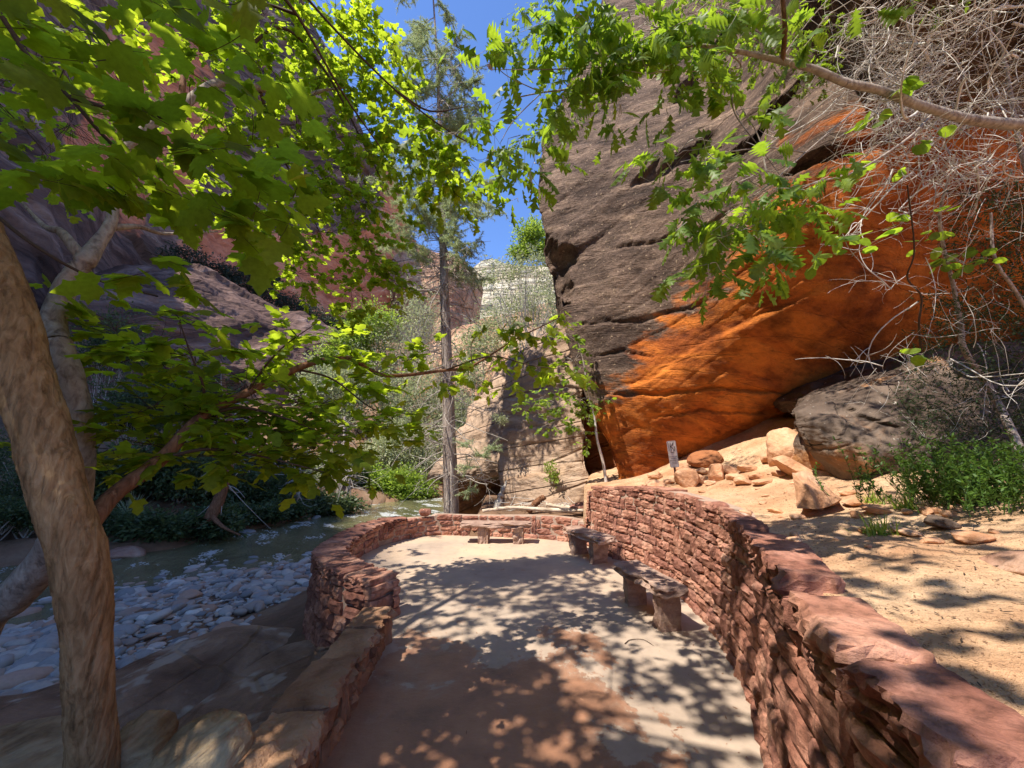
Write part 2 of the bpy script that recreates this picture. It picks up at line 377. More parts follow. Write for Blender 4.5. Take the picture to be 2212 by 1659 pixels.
M_grey = leaf_mat('grey_shrub_leaves', (.40, .43, .27), (.42, .50, .24), .35, .4)
M_lime = leaf_mat('bright_shrub_leaves', (.20, .30, .05), (.42, .58, .07), .3, .5)
M_blue = leaf_mat('talus_scrub_leaves', (.05, .07, .05), (.05, .07, .04), .4, .3)
M_herb = leaf_mat('herb_leaves', (.08, .16, .03), (.16, .30, .04), .3, .4)
M_dry = leaf_mat('dry_leaf', (.35, .20, .13), (.30, .15, .08), .2, .3)

# ------------------------------------------------------------------ surfaces
def net(G, nr, nc, disp=0, layers=None, seed=0, freq=.5, flip=False, oct=6):
    """cubic surface through a net of world points G[row][col], displaced along its normal"""
    G = np.asarray(G, float)
    A = np.stack([catmull(G[:, j], nr) for j in range(G.shape[1])], 1)
    B = np.stack([catmull(A[i], nc) for i in range(nr)], 0)
    du = np.gradient(B, axis=1); dv = np.gradient(B, axis=0)
    N = np.cross(du, dv); N /= np.linalg.norm(N, axis=2)[..., None]+1e-9
    mid = N[nr//2, nc//2]; cpos = np.array([0, 0, EYE])-B[nr//2, nc//2]
    if mid@cpos < 0: N = -N; fl = True
    else: fl = False
    d = disp*fbm(B*freq+seed*3.1, oct)
    if layers:
        for ax, per, amp, sharp in layers:
            ax = np.array(ax, float); ax /= np.linalg.norm(ax)
            h = B@ax/per+.55*fbm(B*freq*.5+seed, 3)
            i = np.floor(h); f = h-i
            a0 = perlin(np.stack([i*.73+seed, i*0+.5, i*0+.5], -1))
            a1 = perlin(np.stack([(i+1)*.73+seed, i*0+.5, i*0+.5], -1))
            st = np.clip((f-(1-sharp))/sharp, 0, 1); st = st*st*(3-2*st)
            loc = .55+.45*np.clip(fbm(B*freq*.8+seed*2+9, 3)*2, -1, 1)
            d = d+amp*(a0*(1-st)+a1*st)*loc
            d = d-amp*.35*np.exp(-((f-1+sharp*.5)/(sharp*.35))**2)*loc
    V = B+N*d[..., None]
    i = np.arange(nr-1)[:, None]*nc; j = np.arange(nc-1)[None]
    F = np.stack([i+j, i+j+1, i+nc+j+1, i+nc+j], -1).reshape(-1, 4)
    if fl: F = F[:, ::-1]
    return V.reshape(-1, 3), F
def NP(rows): return np.array([[PY(*q) for q in r] for r in rows])

def ico(sub):
    t = (1+5**.5)/2
    V = [(-1, t, 0), (1, t, 0), (-1, -t, 0), (1, -t, 0), (0, -1, t), (0, 1, t), (0, -1, -t), (0, 1, -t), (t, 0, -1), (t, 0, 1), (-t, 0, -1), (-t, 0, 1)]
    F = [(0, 11, 5), (0, 5, 1), (0, 1, 7), (0, 7, 10), (0, 10, 11), (1, 5, 9), (5, 11, 4), (11, 10, 2), (10, 7, 6), (7, 1, 8), (3, 9, 4), (3, 4, 2), (3, 2, 6), (3, 6, 8), (3, 8, 9), (4, 9, 5), (2, 4, 11), (6, 2, 10), (8, 6, 7), (9, 8, 1)]
    V = [np.array(v)/np.linalg.norm(v) for v in V]
    for _ in range(sub):
        c = {}; G = []
        def m(a, b):
            k = (min(a, b), max(a, b))
            if k not in c:
                v = V[a]+V[b]; V.append(v/np.linalg.norm(v)); c[k] = len(V)-1
            return c[k]
        for a, b, d in F:
            x, y, z = m(a, b), m(b, d), m(d, a); G += [(a, x, z), (b, y, x), (d, z, y), (x, y, z)]
        F = G
    return np.array(V), np.array(F)
ICO = {k: ico(k) for k in (1, 2, 3, 4)}
def rockshape(seed, sub=3, planes=12, rough=.05, sharp=14):
    D, F = ICO[sub]; r = R(seed)
    n = r.normal(size=(planes, 3)); n /= np.linalg.norm(n, axis=1)[:, None]; dd = r.uniform(.62, 1.05, planes)
    c = D@n.T; q = np.where(c > .05, dd/np.maximum(c, .05), 9)
    rad = -np.log(np.exp(-sharp*q).sum(1)+math.exp(-sharp*1.15))/sharp
    V = D*rad[:, None]
    V = V*(1+rough*fbm(V*2.3+seed, 4))[:, None]
    return V, F
def rotz(a): c, s_ = math.cos(a), math.sin(a); return np.array([[c, -s_, 0], [s_, c, 0], [0, 0, 1]])
def rotx(a): c, s_ = math.cos(a), math.sin(a); return np.array([[1, 0, 0], [0, c, -s_], [0, s_, c]])
def roty(a): c, s_ = math.cos(a), math.sin(a); return np.array([[c, 0, s_], [0, 1, 0], [-s_, 0, c]])
def rock(name, cpos, radii, seed, mat, label, cat='rock', group=None, az=0, tilt=0, roll=0, sub=3, planes=12, rough=.06, smooth=False, sharp=14):
    V, F = rockshape(seed, sub, planes, rough, sharp)
    V = (V*np.array(radii))@(rotz(az)@rotx(tilt)@roty(roll)).T
    o = link(name, new_mesh(name, V, F, smooth), None, mat, [float(a) for a in cpos])
    return tag(o, label, cat, group)

# ---- plan curves
wall_base = np.array([(1.30, 7.25), (1.56, 6.42), (1.77, 5.93), (1.9, 5.2), (1.91, 4.6), (1.84, 3.86), (1.60, 2.98), (1.33, 2.35), (1.07, 1.75), (.845, 1.15), (.72, .5), (.68, -.4), (.7, -2.5)])
par_in = np.array([PZ(u, v, .38)[:2] for u, v in [(858, 1240), (785, 1222), (748, 1197), (741, 1182), (770, 1156), (829, 1131), (921, 1115)]]
                  + [(-.85, 8.0), (-.05, 7.86), (.8, 7.62), (1.30, 7.25)])
curb_in = np.array([(-1.06, 3.70), (-1.04, 3.0), (-1.0, 2.3), (-.97, 1.6), (-.97, .6), (-1.0, -.6), (-1.0, -2.5)])
def resample(P, n):
    Q = catmull(P, 600); s_ = np.concatenate([[0], np.cumsum(np.linalg.norm(np.diff(Q, axis=0), axis=1))])
    t = np.linspace(0, s_[-1], n); return np.stack([np.interp(t, s_, Q[:, k]) for k in range(2)], 1), s_[-1]
class Path:
    def __init__(s, P, side):
        s.Q, s.L = resample(P, 800); s.side = side
        T = np.gradient(s.Q, axis=0); T /= np.linalg.norm(T, axis=1)[:, None]; s.T = T
        s.N = np.stack([-T[:, 1], T[:, 0]], 1)*side      # towards the viewer's side
    def at(s, d):
        i = int(np.clip(d/s.L*799, 0, 799)); return s.Q[i], s.T[i], s.N[i]
    def offset(s, o): return s.Q+s.N*o
WR = Path(wall_base, -1)      # normal towards the patio
WP = Path(par_in, -1)
WC = Path(curb_in, 1)
for W_, ref in ((WR, (0, 4)), (WP, (0, 6)), (WC, (0, 2))):
    i = 300
    if (np.array(ref)-W_.Q[i])@W_.N[i] < 0: W_.N *= -1
def pdist(X, Y, Q):
    Q = Q[::6]; d = np.full(X.shape, 1e9); sg = np.zeros(X.shape)
    for k in range(len(Q)-1):
        a, b = Q[k], Q[k+1]; ab = b-a; L2 = ab@ab
        t = np.clip(((X-a[0])*ab[0]+(Y-a[1])*ab[1])/L2, 0, 1)
        px, py = X-(a[0]+t*ab[0]), Y-(a[1]+t*ab[1]); dd = np.hypot(px, py)
        c = ab[0]*py-ab[1]*px; m = dd < d; sg = np.where(m, np.sign(c), sg); d = np.minimum(d, dd)
    return d, sg
waterline = np.array([(-40, 2), (-14, 5.2), (-8.4, 6.5), (-7.7, 8.3), (-6.6, 9.8), (-5.0, 10.6), (-3.7, 10.4), (-2.7, 9.2), (-1.6, 8.9), (-1.1, 9.6), (-.9, 13), (3, 16), (30, 20)])
farbank = np.array([(-60, 5), (-20, 8.5), (-11, 11.3), (-9.8, 13.6), (-8.7, 18.2), (-6.8, 22.6), (-4.4, 24.6), (0, 26), (8, 30), (40, 40)])
def gheight(X, Y, detail=True):
    dW, sW = pdist(X, Y, catmull(waterline, 360)); sdW = np.where(sW < 0, dW, -dW)     # + on the near side
    dF, sF = pdist(X, Y, catmull(farbank, 360)); sdF = np.where(sF > 0, dF, -dF)
    bed = -1.22+np.clip(sdW*.09, -.45, .12)
    # bank rising towards the patio
    dP, _ = pdist(X, Y, WP.Q); dC, _ = pdist(X, Y, WC.Q); dR, sR = pdist(X, Y, WR.Q)
    dl = np.minimum(dP, dC)
    bank = -.36-.34*dl
    z = np.where(sdW > 0, np.maximum(bed, bank), bed)
    back = (X > -.95) & (Y > 7.7)
    z = np.where((X > -1.3) & (Y > 7.7) & (sdW > -.3), np.clip(.32-np.maximum(0, -.75-X)*3.0, -1.3, .32)+.02*(Y-8), z)
    rise = np.clip(sdF, 0, 400)
    z = np.where(sdF > 0, -1.22+.62*np.minimum(rise, .8)+.22*np.clip(rise-.8, 0, 7)+.45*np.clip(rise-8, 0, 60), z)
    lx = (X > np.interp(Y, WR.Q[::-1, 1], WR.Q[::-1, 0])) & (Y < 7.25) & (dR > .2)
    lx |= (Y >= 7.25) & (X > 1.3+(Y-7.25)*.25) & (Y < 14)
    dd = np.maximum(dR-.22, 0)
    led = 1.045+.13*dd+(.035+.095*np.clip((Y-3.0)/2.2, 0, 1))*np.minimum(dd, 2.5)**2
    led = np.where(Y > 7.3, np.minimum(led, 1.0+.15*(X-1.3)), led)
    if detail: led = led+.05*fbm(np.stack([X*1.5, Y*1.5, X*0+3], -1), 4)*np.clip(dd*2, 0, 1)
    z = np.where(lx, led, z)
    inside = (X < np.interp(Y, WR.Q[::-1, 1], WR.Q[::-1, 0])) & (Y < 8.0) & (X > -1.05) & ~lx
    xi = np.interp(Y, [3.9, 4.4, 4.8, 5.6, 6.4, 7.2, 8.0], [-1.1, -1.5, -2.1, -2.35, -2.45, -2.3, -1.8])
    inside |= (Y > 4.4) & (Y < 7.9) & (X > xi) & ~lx
    z = np.where(inside, -.08, z)
    if detail:
        q = np.stack([X*.9, Y*.9, X*0], -1)
        z = z+np.where(inside | lx, 0, .05*fbm(q, 5))
        z = z+np.where(sdF > .4, .35*fbm(np.stack([X*.25, Y*.25, X*0], -1), 5), 0)
    return z, lx
def gz(x, y): return float(gheight(np.array([x], float), np.array([y], float))[0][0])
def ghit(u, v, t0=1.0, t1=14):
    x, y, z = ray(u, v); t = np.linspace(t0, t1, 700); P_ = np.stack([x*t, y*t, EYE+z*t], -1); g = gheight(P_[:, 0], P_[:, 1])[0]
    k = np.argmax(P_[:, 2] < g); return P_[k] if k > 0 else P_[-1]
xs = np.unique(np.concatenate([np.linspace(-9, 6, 220), -9-np.geomspace(.1, 190, 70), 6+np.geomspace(.1, 190, 50)]))
ys = np.unique(np.concatenate([np.linspace(-3, 13, 220), 13+np.geomspace(.1, 380, 80), -3-np.geomspace(.1, 80, 20)]))
X, Y = np.meshgrid(xs, ys); Z, LX = gheight(X, Y)
V = np.stack([X, Y, Z], -1).reshape(-1, 3); nr, nc = X.shape
i = np.arange(nr-1)[:, None]*nc; j = np.arange(nc-1)[None]
F = np.stack([i+j, i+j+1, i+nc+j+1, i+nc+j], -1).reshape(-1, 4)
tag(obj('ground', V, F, M_ground, attr={'sandy': LX.astype(float).ravel()}), 'sand and soil of the canyon floor, ledge and banks', kind='structure')
# water
wx = np.linspace(-60, 12, 60); wy = np.linspace(2, 60, 50); X, Y = np.meshgrid(wx, wy); nr, nc = X.shape
i = np.arange(nr-1)[:, None]*nc; j = np.arange(nc-1)[None]
F = np.stack([i+j, i+j+1, i+nc+j+1, i+nc+j], -1).reshape(-1, 4)
tag(obj('river_water', np.stack([X, Y, X*0-1.2], -1).reshape(-1, 3), F, M_water), 'shallow olive green river flowing past the gravel bar', kind='structure')
# patio
poly = np.vstack([WP.offset(-.12)[::20], WR.offset(-.12)[::20], WC.offset(-.12)[::-20]])
cx = np.array([0, 4.5])
me = bpy.data.meshes.new('patio'); me.from_pydata([(*p, 0.) for p in poly], [], [list(range(len(poly)))]); me.update()
import bmesh
bm = bmesh.new(); bm.from_mesh(me); bmesh.ops.triangulate(bm, faces=bm.faces[:])
for f in bm.faces:
    if f.normal.z < 0: f.normal_flip()
bm.to_mesh(me); bm.free()
tag(link('patio', me, None, M_patio), 'concrete viewing terrace floor with mud stains', kind='structure')

# ------------------------------------------------------------------ cliffs
def carve(V, pts, width, depth, f0=0):
    """a crack or ledge worn into the surface: ragged, fading out at both ends"""
    u, v, f = proj(V); n1_ = fbm(V*1.6+3, 4); n2_ = fbm(V*2.3+40, 4); u = u+n1_*width*.9; v = v+n2_*width*.9
    best = np.full(len(u), 1e9); tt = np.zeros(len(u)); m = len(pts)-1
    for k, ((a, b), (c_, d_)) in enumerate(zip(pts[:-1], pts[1:])):
        L2 = (c_-a)**2+(d_-b)**2; t = np.clip(((u-a)*(c_-a)+(v-b)*(d_-b))/L2, 0, 1); dd_ = np.hypot(u-a-t*(c_-a), v-b-t*(d_-b))
        q = dd_ < best; tt = np.where(q, (k+t)/m, tt); best = np.minimum(best, dd_)
    tap = np.clip(np.minimum(tt, 1-tt)*5+.15, 0, 1) if m > 1 and width < 30 else 1
    wd = width*tap*(1+.5*np.clip(fbm(V*1.1+9, 2), -1, 1))
    w_ = depth*tap*np.clip(1-(best/np.maximum(wd, .5))**2, 0, 1)**.5*(f > f0)
    V = V.copy(); V[:, 1] += w_; V[:, 2] += w_*.15; return V

def dcol(*q): return q
ov = [
 [(1345,1050,7.7),(1300,930,7.7),(1257,820,7.75),(1230,700,7.8),(1212,615,7.9),(1182,480,8.0),(1172,360,8.2),(1225,200,8.8),(1300,20,9.6),(1380,-300,12)],
 [(1400,1030,7.5),(1390,930,7.2),(1370,820,7.0),(1360,700,6.95),(1350,610,6.95),(1340,480,7.0),(1340,340,7.2),(1390,170,7.8),(1440,-20,8.8),(1500,-300,11)],
 [(1500,1000,7.3),(1500,900,6.7),(1500,790,6.3),(1500,680,6.1),(1500,570,6.05),(1500,440,6.1),(1510,300,6.3),(1540,150,6.8),(1580,-40,7.6),(1600,-300,10)],
 [(1620,950,7.0),(1620,860,6.3),(1630,760,5.7),(1640,650,5.25),(1650,530,5.0),(1660,400,4.9),(1680,270,4.95),(1700,130,4.9),(1720,-20,4.3),(1750,-260,3.5)],  # rows above the frame jut out as a brow, shaped to shade the face
 [(1760,900,6.7),(1780,800,5.9),(1800,700,5.2),(1820,580,4.7),(1840,450,4.3),(1860,320,4.1),(1880,200,3.95),(1900,90,3.7),(1930,-50,3.1),(1950,-260,2.4)],
 [(2000,850,6.4),(2020,740,5.6),(2050,620,4.9),(2080,500,4.4),(2100,380,4.0),(2120,260,3.8),(2140,140,3.65),(2160,30,3.3),(2200,-90,2.8),(2250,-260,2.4)],
 [(2450,850,6),(2450,720,5.2),(2450,600,4.6),(2450,480,4.1),(2450,360,3.8),(2450,240,3.6),(2450,120,3.4),(2450,10,3.1),(2480,-110,2.7),(2500,-260,2.5)]]
G = NP(ov)                                   # cols x rows
zz_ = np.array([1.2, 2.2, 3.2, 4.2, 5.4, 6.6, 8.0, 9.6, 11.5, 14.0])
G = np.concatenate([G, [np.stack([zz_*0+8.5, 3.0-.12*zz_, zz_+.6], 1)], [np.stack([zz_*0+14, .5-.05*zz_, zz_*1.4+1], 1)], [np.stack([zz_*0+26, -6+0*zz_, zz_*1.8+1], 1)]], 0)
ret = G[0].copy(); ret[:4, 0] += np.array([1.6, 1.3, .9, .6]); ret[4:, 0] += np.array([.5, .7, .9, 1.0, 1.2, 1.5]); ret[:, 1] += 4.0
nearr = G[0].copy(); nearr[:, 0] += .22; nearr[:, 1] += .55
G = np.concatenate([[ret], [nearr], G], 0).transpose(1, 0, 2)
below = G[0].copy(); below[:, 2] -= .9; below[:, 1] += .5
top = G[-1].copy(); top[:, 0] += 3; top[:, 1] += 7; top[:, 2] += 12
G = np.concatenate([[below], G, [top]], 0)
V, F = net(G, 350, 420, .12, [((-.30, .1, 1), .75, .085, .14), ((-.5, .2, 1), .24, .03, .2)], 3, .55)
u, v, f = proj(V)
V = carve(V, [(1192, 545), (1196, 580), (1208, 612)], 34, .55)
V = carve(V, [(1690, 372), (1760, 345), (1868, 306), (1950, 274), (2060, 250)], 12, .30)
V = carve(V, [(1360, 400), (1420, 372), (1500, 330), (1560, 285)], 13, .22)
V = carve(V, [(1240, 700), (1380, 690), (1480, 668), (1560, 640)], 5, .07)
V = carve(V, [(1300, 540), (1420, 520), (1540, 480), (1650, 420)], 5, .08)
V = carve(V, [(1290, 852), (1400, 850), (1560, 838), (1720, 850)], 5, .08)
V = carve(V, [(1400, 905), (1520, 885), (1640, 892), (1740, 870)], 4, .06)
V = carve(V, [(1262, 770), (1350, 760), (1420, 775)], 4, .06)
V = carve(V, [(1470, 1000), (1540, 975), (1620, 960), (1690, 915)], 10, .2)
V = carve(V, [(1560, 360), (1640, 300), (1700, 210), (1800, 130)], 16, .35)
V = carve(V, [(1450, 230), (1520, 150), (1600, 40)], 12, .3)
u, v, f = proj(V)
lu = [1100, 1262, 1300, 1340, 1430, 1540, 1620, 1700, 1850, 2000, 2212, 2600]; lv = [880, 880, 862, 845, 705, 610, 490, 360, 262, 240, 250, 260]  # brown edge lowered at far right to paint in the overhang's shade
bnd = np.interp(u, lu, lv); varn_shade = np.clip(.5+(bnd-v)/260., -.6, 1.6)
tag(obj('cliff', V, F, M_over, attr={'varnish_shade': varn_shade}), 'huge overhanging sandstone cliff, brown above and glowing orange below', 'cliff')

# tan rock in the middle
tr = [
 [(1082,1115,10.2),(1085,1050,10.2),(1082,1012,10.3),(1086,930,10.6),(1090,860,11),(1098,788,11.5)],
 [(1130,1115,9.7),(1130,1050,9.8),(1130,1000,9.95),(1130,920,10.15),(1130,850,10.5),(1132,760,11)],
 [(1200,1110,9.3),(1195,1050,9.5),(1195,1000,9.65),(1190,920,9.85),(1185,850,10.1),(1182,725,10.6)],
 [(1290,1090,9.2),(1272,1040,9.3),(1256,1000,9.4),(1250,920,9.6),(1248,840,9.8),(1238,690,10.2)]]
G = NP(tr)
rt = G[-1].copy(); rt[:, 0] += .25; rt[:, 1] += 2.5; r0 = G[-1].copy(); r0[:, 0] += .06; r0[:, 1] += .3
lf = G[0].copy(); lf[:, 0] += .15; lf[:, 1] += 2.8; l0 = G[0].copy(); l0[:, 1] += .35
G = np.concatenate([[lf], [l0], G, [r0], [rt]], 0).transpose(1, 0, 2)
t1 = G[-1].copy(); t1[:, 1] += 1.2; t1[:, 2] += .15; t2 = G[-1].copy(); t2[:, 1] += 4; t2[:, 2] -= .5
G = np.concatenate([G, [t1], [t2]], 0)
V, F = net(G, 200, 170, .13, [((.12, .1, 1), .42, .10, .2), ((.3, 0, 1), .16, .03, .3)], 11, .7)
tag(obj('tan_rock', V, F, M_tan), 'tan sunlit sandstone rock behind the far end of the low wall', 'rock')
G = NP([[(925,1035,12.6),(935,1008,12),(975,950,12.2),(1005,900,12.6),(1012,885,13.5)],
        [(985,1035,12.2),(990,1008,11.6),(1010,950,11.9),(1035,868,12.3),(1040,855,13.5)],
        [(1040,1035,11.8),(1040,1008,11.1),(1045,950,11.3),(1065,828,11.9),(1070,815,13.5)],
        [(1095,1035,11.4),(1090,1008,10.7),(1092,950,10.9),(1104,785,11.6),(1110,770,13.5)]]).transpose(1, 0, 2)
bt = G[0].copy(); bt[:, 1] += 3.2
V, F = net(np.concatenate([[bt], G]), 110, 120, .14, [((.3, .1, 1), .35, .10, .2)], 21, .8)
tag(obj('rock_ledge', V, F, M_tan), 'dark shaded rock ledge roofing the small cave beside the fir trunk', 'rock ledge')
G = NP([[(900,1160,15.5),(900,1040,15),(900,980,14)], [(1000,1160,15),(1000,1040,14.6),(1000,980,13.6)], [(1090,1160,12.3),(1095,1040,12.2),(1095,980,11.8)]]).transpose(1, 0, 2)
G[..., 0] += np.array([1.0, .4, .2])[None]
V, F = net(G, 70, 90, .2, [((.5, .1, 1), .3, .09, .2)], 31, .8)
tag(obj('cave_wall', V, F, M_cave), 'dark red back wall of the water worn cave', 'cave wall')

G = NP([[(1205,1110,11.6),(1205,980,11.6),(1205,860,11.6),(1205,760,12)], [(1290,1110,10.8),(1290,980,10.8),(1290,860,10.9),(1290,760,11.4)], [(1420,1110,9.6),(1420,980,9.8),(1420,860,10),(1420,760,10.4)]]).transpose(1, 0, 2)
V, F = net(G, 60, 60, .15, [((.2, .1, 1), .4, .08, .2)], 33, .8)
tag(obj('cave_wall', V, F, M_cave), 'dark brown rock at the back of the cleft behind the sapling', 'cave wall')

# left canyon wall
lw = [(-1500, -9, 48, 130), (-900, 6, 26, 110)]
cols_ = []
def lcol(pts): cols_.append(np.array(pts, float))
def lp(u, v, Y): return PY(u, v, Y)
lcol([(-44, -120, -3), (-45, -120, 20), (-46, -120, 45), (-46, -120, 65), (-46, -120, 85), (-46, -120, 112)])  # unseen columns behind the viewer: tops shaped to place the shade line
lcol([(-36, -60, -3), (-38, -60, 20), (-41, -60, 40), (-43, -60, 62), (-45, -60, 84), (-45.5, -60, 110)])
lcol([(-30, -28, -3), (-34, -28, 18), (-38, -28, 38), (-41, -28, 57), (-44, -28, 77), (-45.5, -28, 95)])
lcol([(-28, -17, -3), (-32, -17, 16), (-37, -17, 35), (-41, -17, 54), (-44, -17, 71), (-45.5, -17, 87.5)])
lcol([(-26, -8, -3), (-31, -8, 14), (-36, -8, 32), (-40, -8, 48), (-43, -8, 62), (-45, -8, 77)])
lcol([lp(-320, 1250, 15), lp(-300, 900, 17), lp(-280, 560, 18), lp(-260, 260, 19), lp(-250, -100, 20), lp(-240, -450, 21)])
lcol([lp(0, 1150, 24), lp(0, 860, 25), lp(0, 560, 26), lp(0, 260, 27), lp(0, -60, 28), lp(0, -400, 29)])
lcol([lp(160, 1120, 30), lp(150, 850, 30), lp(140, 600, 31), lp(130, 300, 32), lp(110, 0, 33), lp(90, -330, 34)])
lcol([lp(250, 1100, 46), lp(260, 850, 46), lp(270, 600, 46), lp(270, 320, 48), lp(270, 60, 49), lp(260, -240, 50)])
lcol([lp(420, 1080, 60), lp(430, 850, 60), lp(440, 650, 60), lp(450, 400, 62), lp(450, 150, 64), lp(440, -130, 66)])
lcol([lp(620, 1050, 78), lp(630, 850, 78), lp(640, 680, 78), lp(650, 460, 80), lp(655, 240, 82), lp(650, -10, 84)])
lcol([lp(745, 1030, 95), lp(755, 850, 95), lp(765, 700, 95), lp(775, 540, 97), lp(780, 420, 98), lp(780, 280, 99)])
lcol([lp(830, 1000, 110), lp(840, 850, 110), lp(848, 720, 110), lp(855, 620, 111), lp(862, 540, 112), lp(858, 405, 113)])
lcol([lp(880, 1000, 125), lp(880, 850, 125), lp(880, 750, 125), lp(882, 650, 126), lp(884, 600, 127), lp(880, 500, 128)])
lcol([lp(940, 1000, 170), lp(935, 850, 170), lp(930, 760, 170), lp(925, 680, 171), lp(915, 620, 172), lp(905, 540, 173)])
G = np.array(cols_).transpose(1, 0, 2)
V, F = net(G, 320, 480, 1.5, [((.35, .55, 1), 7, 1.9, .08), ((.5, .5, 1), 2.2, .6, .14)], 5, .08)
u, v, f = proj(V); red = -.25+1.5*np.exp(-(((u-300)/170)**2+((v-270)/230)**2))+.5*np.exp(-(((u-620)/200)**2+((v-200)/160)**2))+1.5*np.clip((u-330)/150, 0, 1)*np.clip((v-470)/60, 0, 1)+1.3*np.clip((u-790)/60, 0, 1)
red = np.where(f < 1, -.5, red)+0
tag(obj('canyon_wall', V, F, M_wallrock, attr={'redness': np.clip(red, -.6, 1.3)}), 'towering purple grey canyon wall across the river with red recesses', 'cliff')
# lower strata band in front of it
G = NP([[(100,1060,21),(120,800,22),(150,640,24),(170,600,27),(180,590,32)], [(300,1060,25),(320,850,26),(350,660,28),(370,600,31),(380,585,37)],
        [(480,1060,30),(490,860,31),(500,720,33),(510,650,36),(520,630,42)], [(640,1060,36),(650,880,37),(660,770,39),(670,715,42),(680,695,48)],
        [(780,1060,42),(800,900,43),(810,830,45),(820,790,48),(830,780,54)], [(900,1050,50),(910,950,51),(920,900,53),(930,880,56),(940,870,60)]]).transpose(1, 0, 2)
V, F = net(G, 170, 360, .9, [((.18, .12, 1), 1.6, .95, .12), ((.25, .1, 1), .5, .22, .2)], 8, .16)
u, v, f = proj(V)
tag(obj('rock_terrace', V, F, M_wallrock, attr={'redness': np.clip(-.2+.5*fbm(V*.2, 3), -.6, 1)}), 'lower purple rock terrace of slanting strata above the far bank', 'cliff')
# far cliffs
G = NP([[(700,1020,112),(700,850,112),(700,700,112),(700,600,114)], [(800,1020,110),(810,850,108),(820,700,108),(830,575,109)], [(870,1020,108),(880,850,105),(885,680,105),(880,522,106)],
        [(930,1010,108),(935,850,104),(938,660,104),(930,536,105)], [(985,1000,110),(985,850,106),(985,680,106),(985,545,107)],
        [(1015,990,116),(1015,850,112),(1015,700,112),(1012,585,113)], [(1040,980,128),(1040,850,125),(1040,760,125),(1033,640,126)], [(1100,980,150),(1090,850,148),(1070,800,148),(1050,740,149)]]).transpose(1, 0, 2)
V, F = net(G, 120, 200, 3.2, [((.1, .1, 1), 9, 2.6, .15), ((.9, .3, .1), 7, 1.6, .2)], 14, .045)
tag(obj('distant_cliff', V, F, M_farred), 'distant sunlit red cliff behind the fir trunk', 'cliff')
G = NP([[(960,1000,160),(960,800,158),(965,690,158),(975,640,160)], [(1010,1000,158),(1010,800,156),(1010,680,156),(1015,580,158)], [(1055,1000,156),(1055,800,154),(1055,680,154),(1055,558,156)],
        [(1110,1000,156),(1110,800,154),(1110,670,154),(1110,572,156)], [(1170,1000,156),(1170,800,154),(1170,660,154),(1165,568,156)], [(1240,1000,156),(1240,800,154),(1240,660,154),(1240,560,156)], [(1400,1000,156),(1400,800,154),(1400,660,154),(1400,560,156)]]).transpose(1, 0, 2)
V, F = net(G, 100, 160, 2.2, [((.08, .1, 1), 6, 1.6, .15), ((1, .2, .1), 8, 1.5, .2)], 17, .05)
tag(obj('distant_cliff', V, F, M_farcream), 'distant cream coloured cliff between the fir and the overhang', 'cliff')
# middle slope behind tan rock
G = NP([[(840,1100,34),(830,960,38),(830,850,48),(850,800,60)], [(930,1100,30),(930,940,32),(930,820,40),(930,740,52)], [(1030,1100,24),(1030,900,26),(1030,780,34),(1030,700,48)],
        [(1130,1100,20),(1130,860,21),(1130,740,30),(1130,670,44)], [(1260,1100,20),(1260,840,20),(1260,700,28),(1260,640,40)], [(1400,1100,20),(1400,840,20),(1400,700,28),(1400,640,40)]]).transpose(1, 0, 2)
V, F = net(G, 100, 120, .9, [((.1, .1, 1), 1.8, .5, .2)], 19, .15)
tag(obj('hillside', V, F, M_farred), 'brushy slope rising behind the tan rock', kind='structure')

# right boulder
G = NP([[(1708,884,5.2),(1707,888,4.75),(1709,892,4.7),(1714,900,4.72),(1722,915,4.8)],
        [(1765,850,5.2),(1755,885,4.35),(1748,925,4.2),(1756,965,4.25),(1776,1000,4.5)],
        [(1862,806,5.2),(1850,870,4.2),(1846,930,3.85),(1846,985,3.8),(1846,1050,4.05)],
        [(2000,765,5.2),(1990,850,4.1),(1988,930,3.7),(1985,1000,3.6),(1975,1066,3.85)],
        [(2212,735,5.1),(2200,830,3.9),(2200,930,3.5),(2200,1010,3.4),(2200,1080,3.6)],
        [(2500,700,5.0),(2500,830,3.7),(2500,930,3.2),(2500,1010,3.1),(2500,1100,3.3)]]).transpose(1, 0, 2)
tb = G[0].copy(); tb[:, 1] += 2.2; tb[:, 2] += .1; tb[0] = G[0][0]+np.array([.9, .9, .0]); tb[1] += np.array([.3, -.6, 0])
bb = G[-1].copy(); bb[:, 2] -= .35; bb[:, 1] += .25
V, F = net(np.concatenate([[tb], G, [bb]]), 190, 280, .10, [((-.5, .3, .9), .33, .06, .14), ((.8, .2, .5), .5, .05, .1)], 41, 1.3)
V = carve(V, [(1722, 900), (1752, 950), (1790, 1010)], 7, .10)
V = carve(V, [(1900, 790), (1960, 870), (2010, 950), (2030, 1040)], 6, .12)
V = carve(V, [(1780, 850), (1860, 900), (1960, 930)], 5, .08)
tag(obj('boulder', V, F, M_bould), 'huge dark grey boulder with a pointed left end under the overhang', 'boulder')

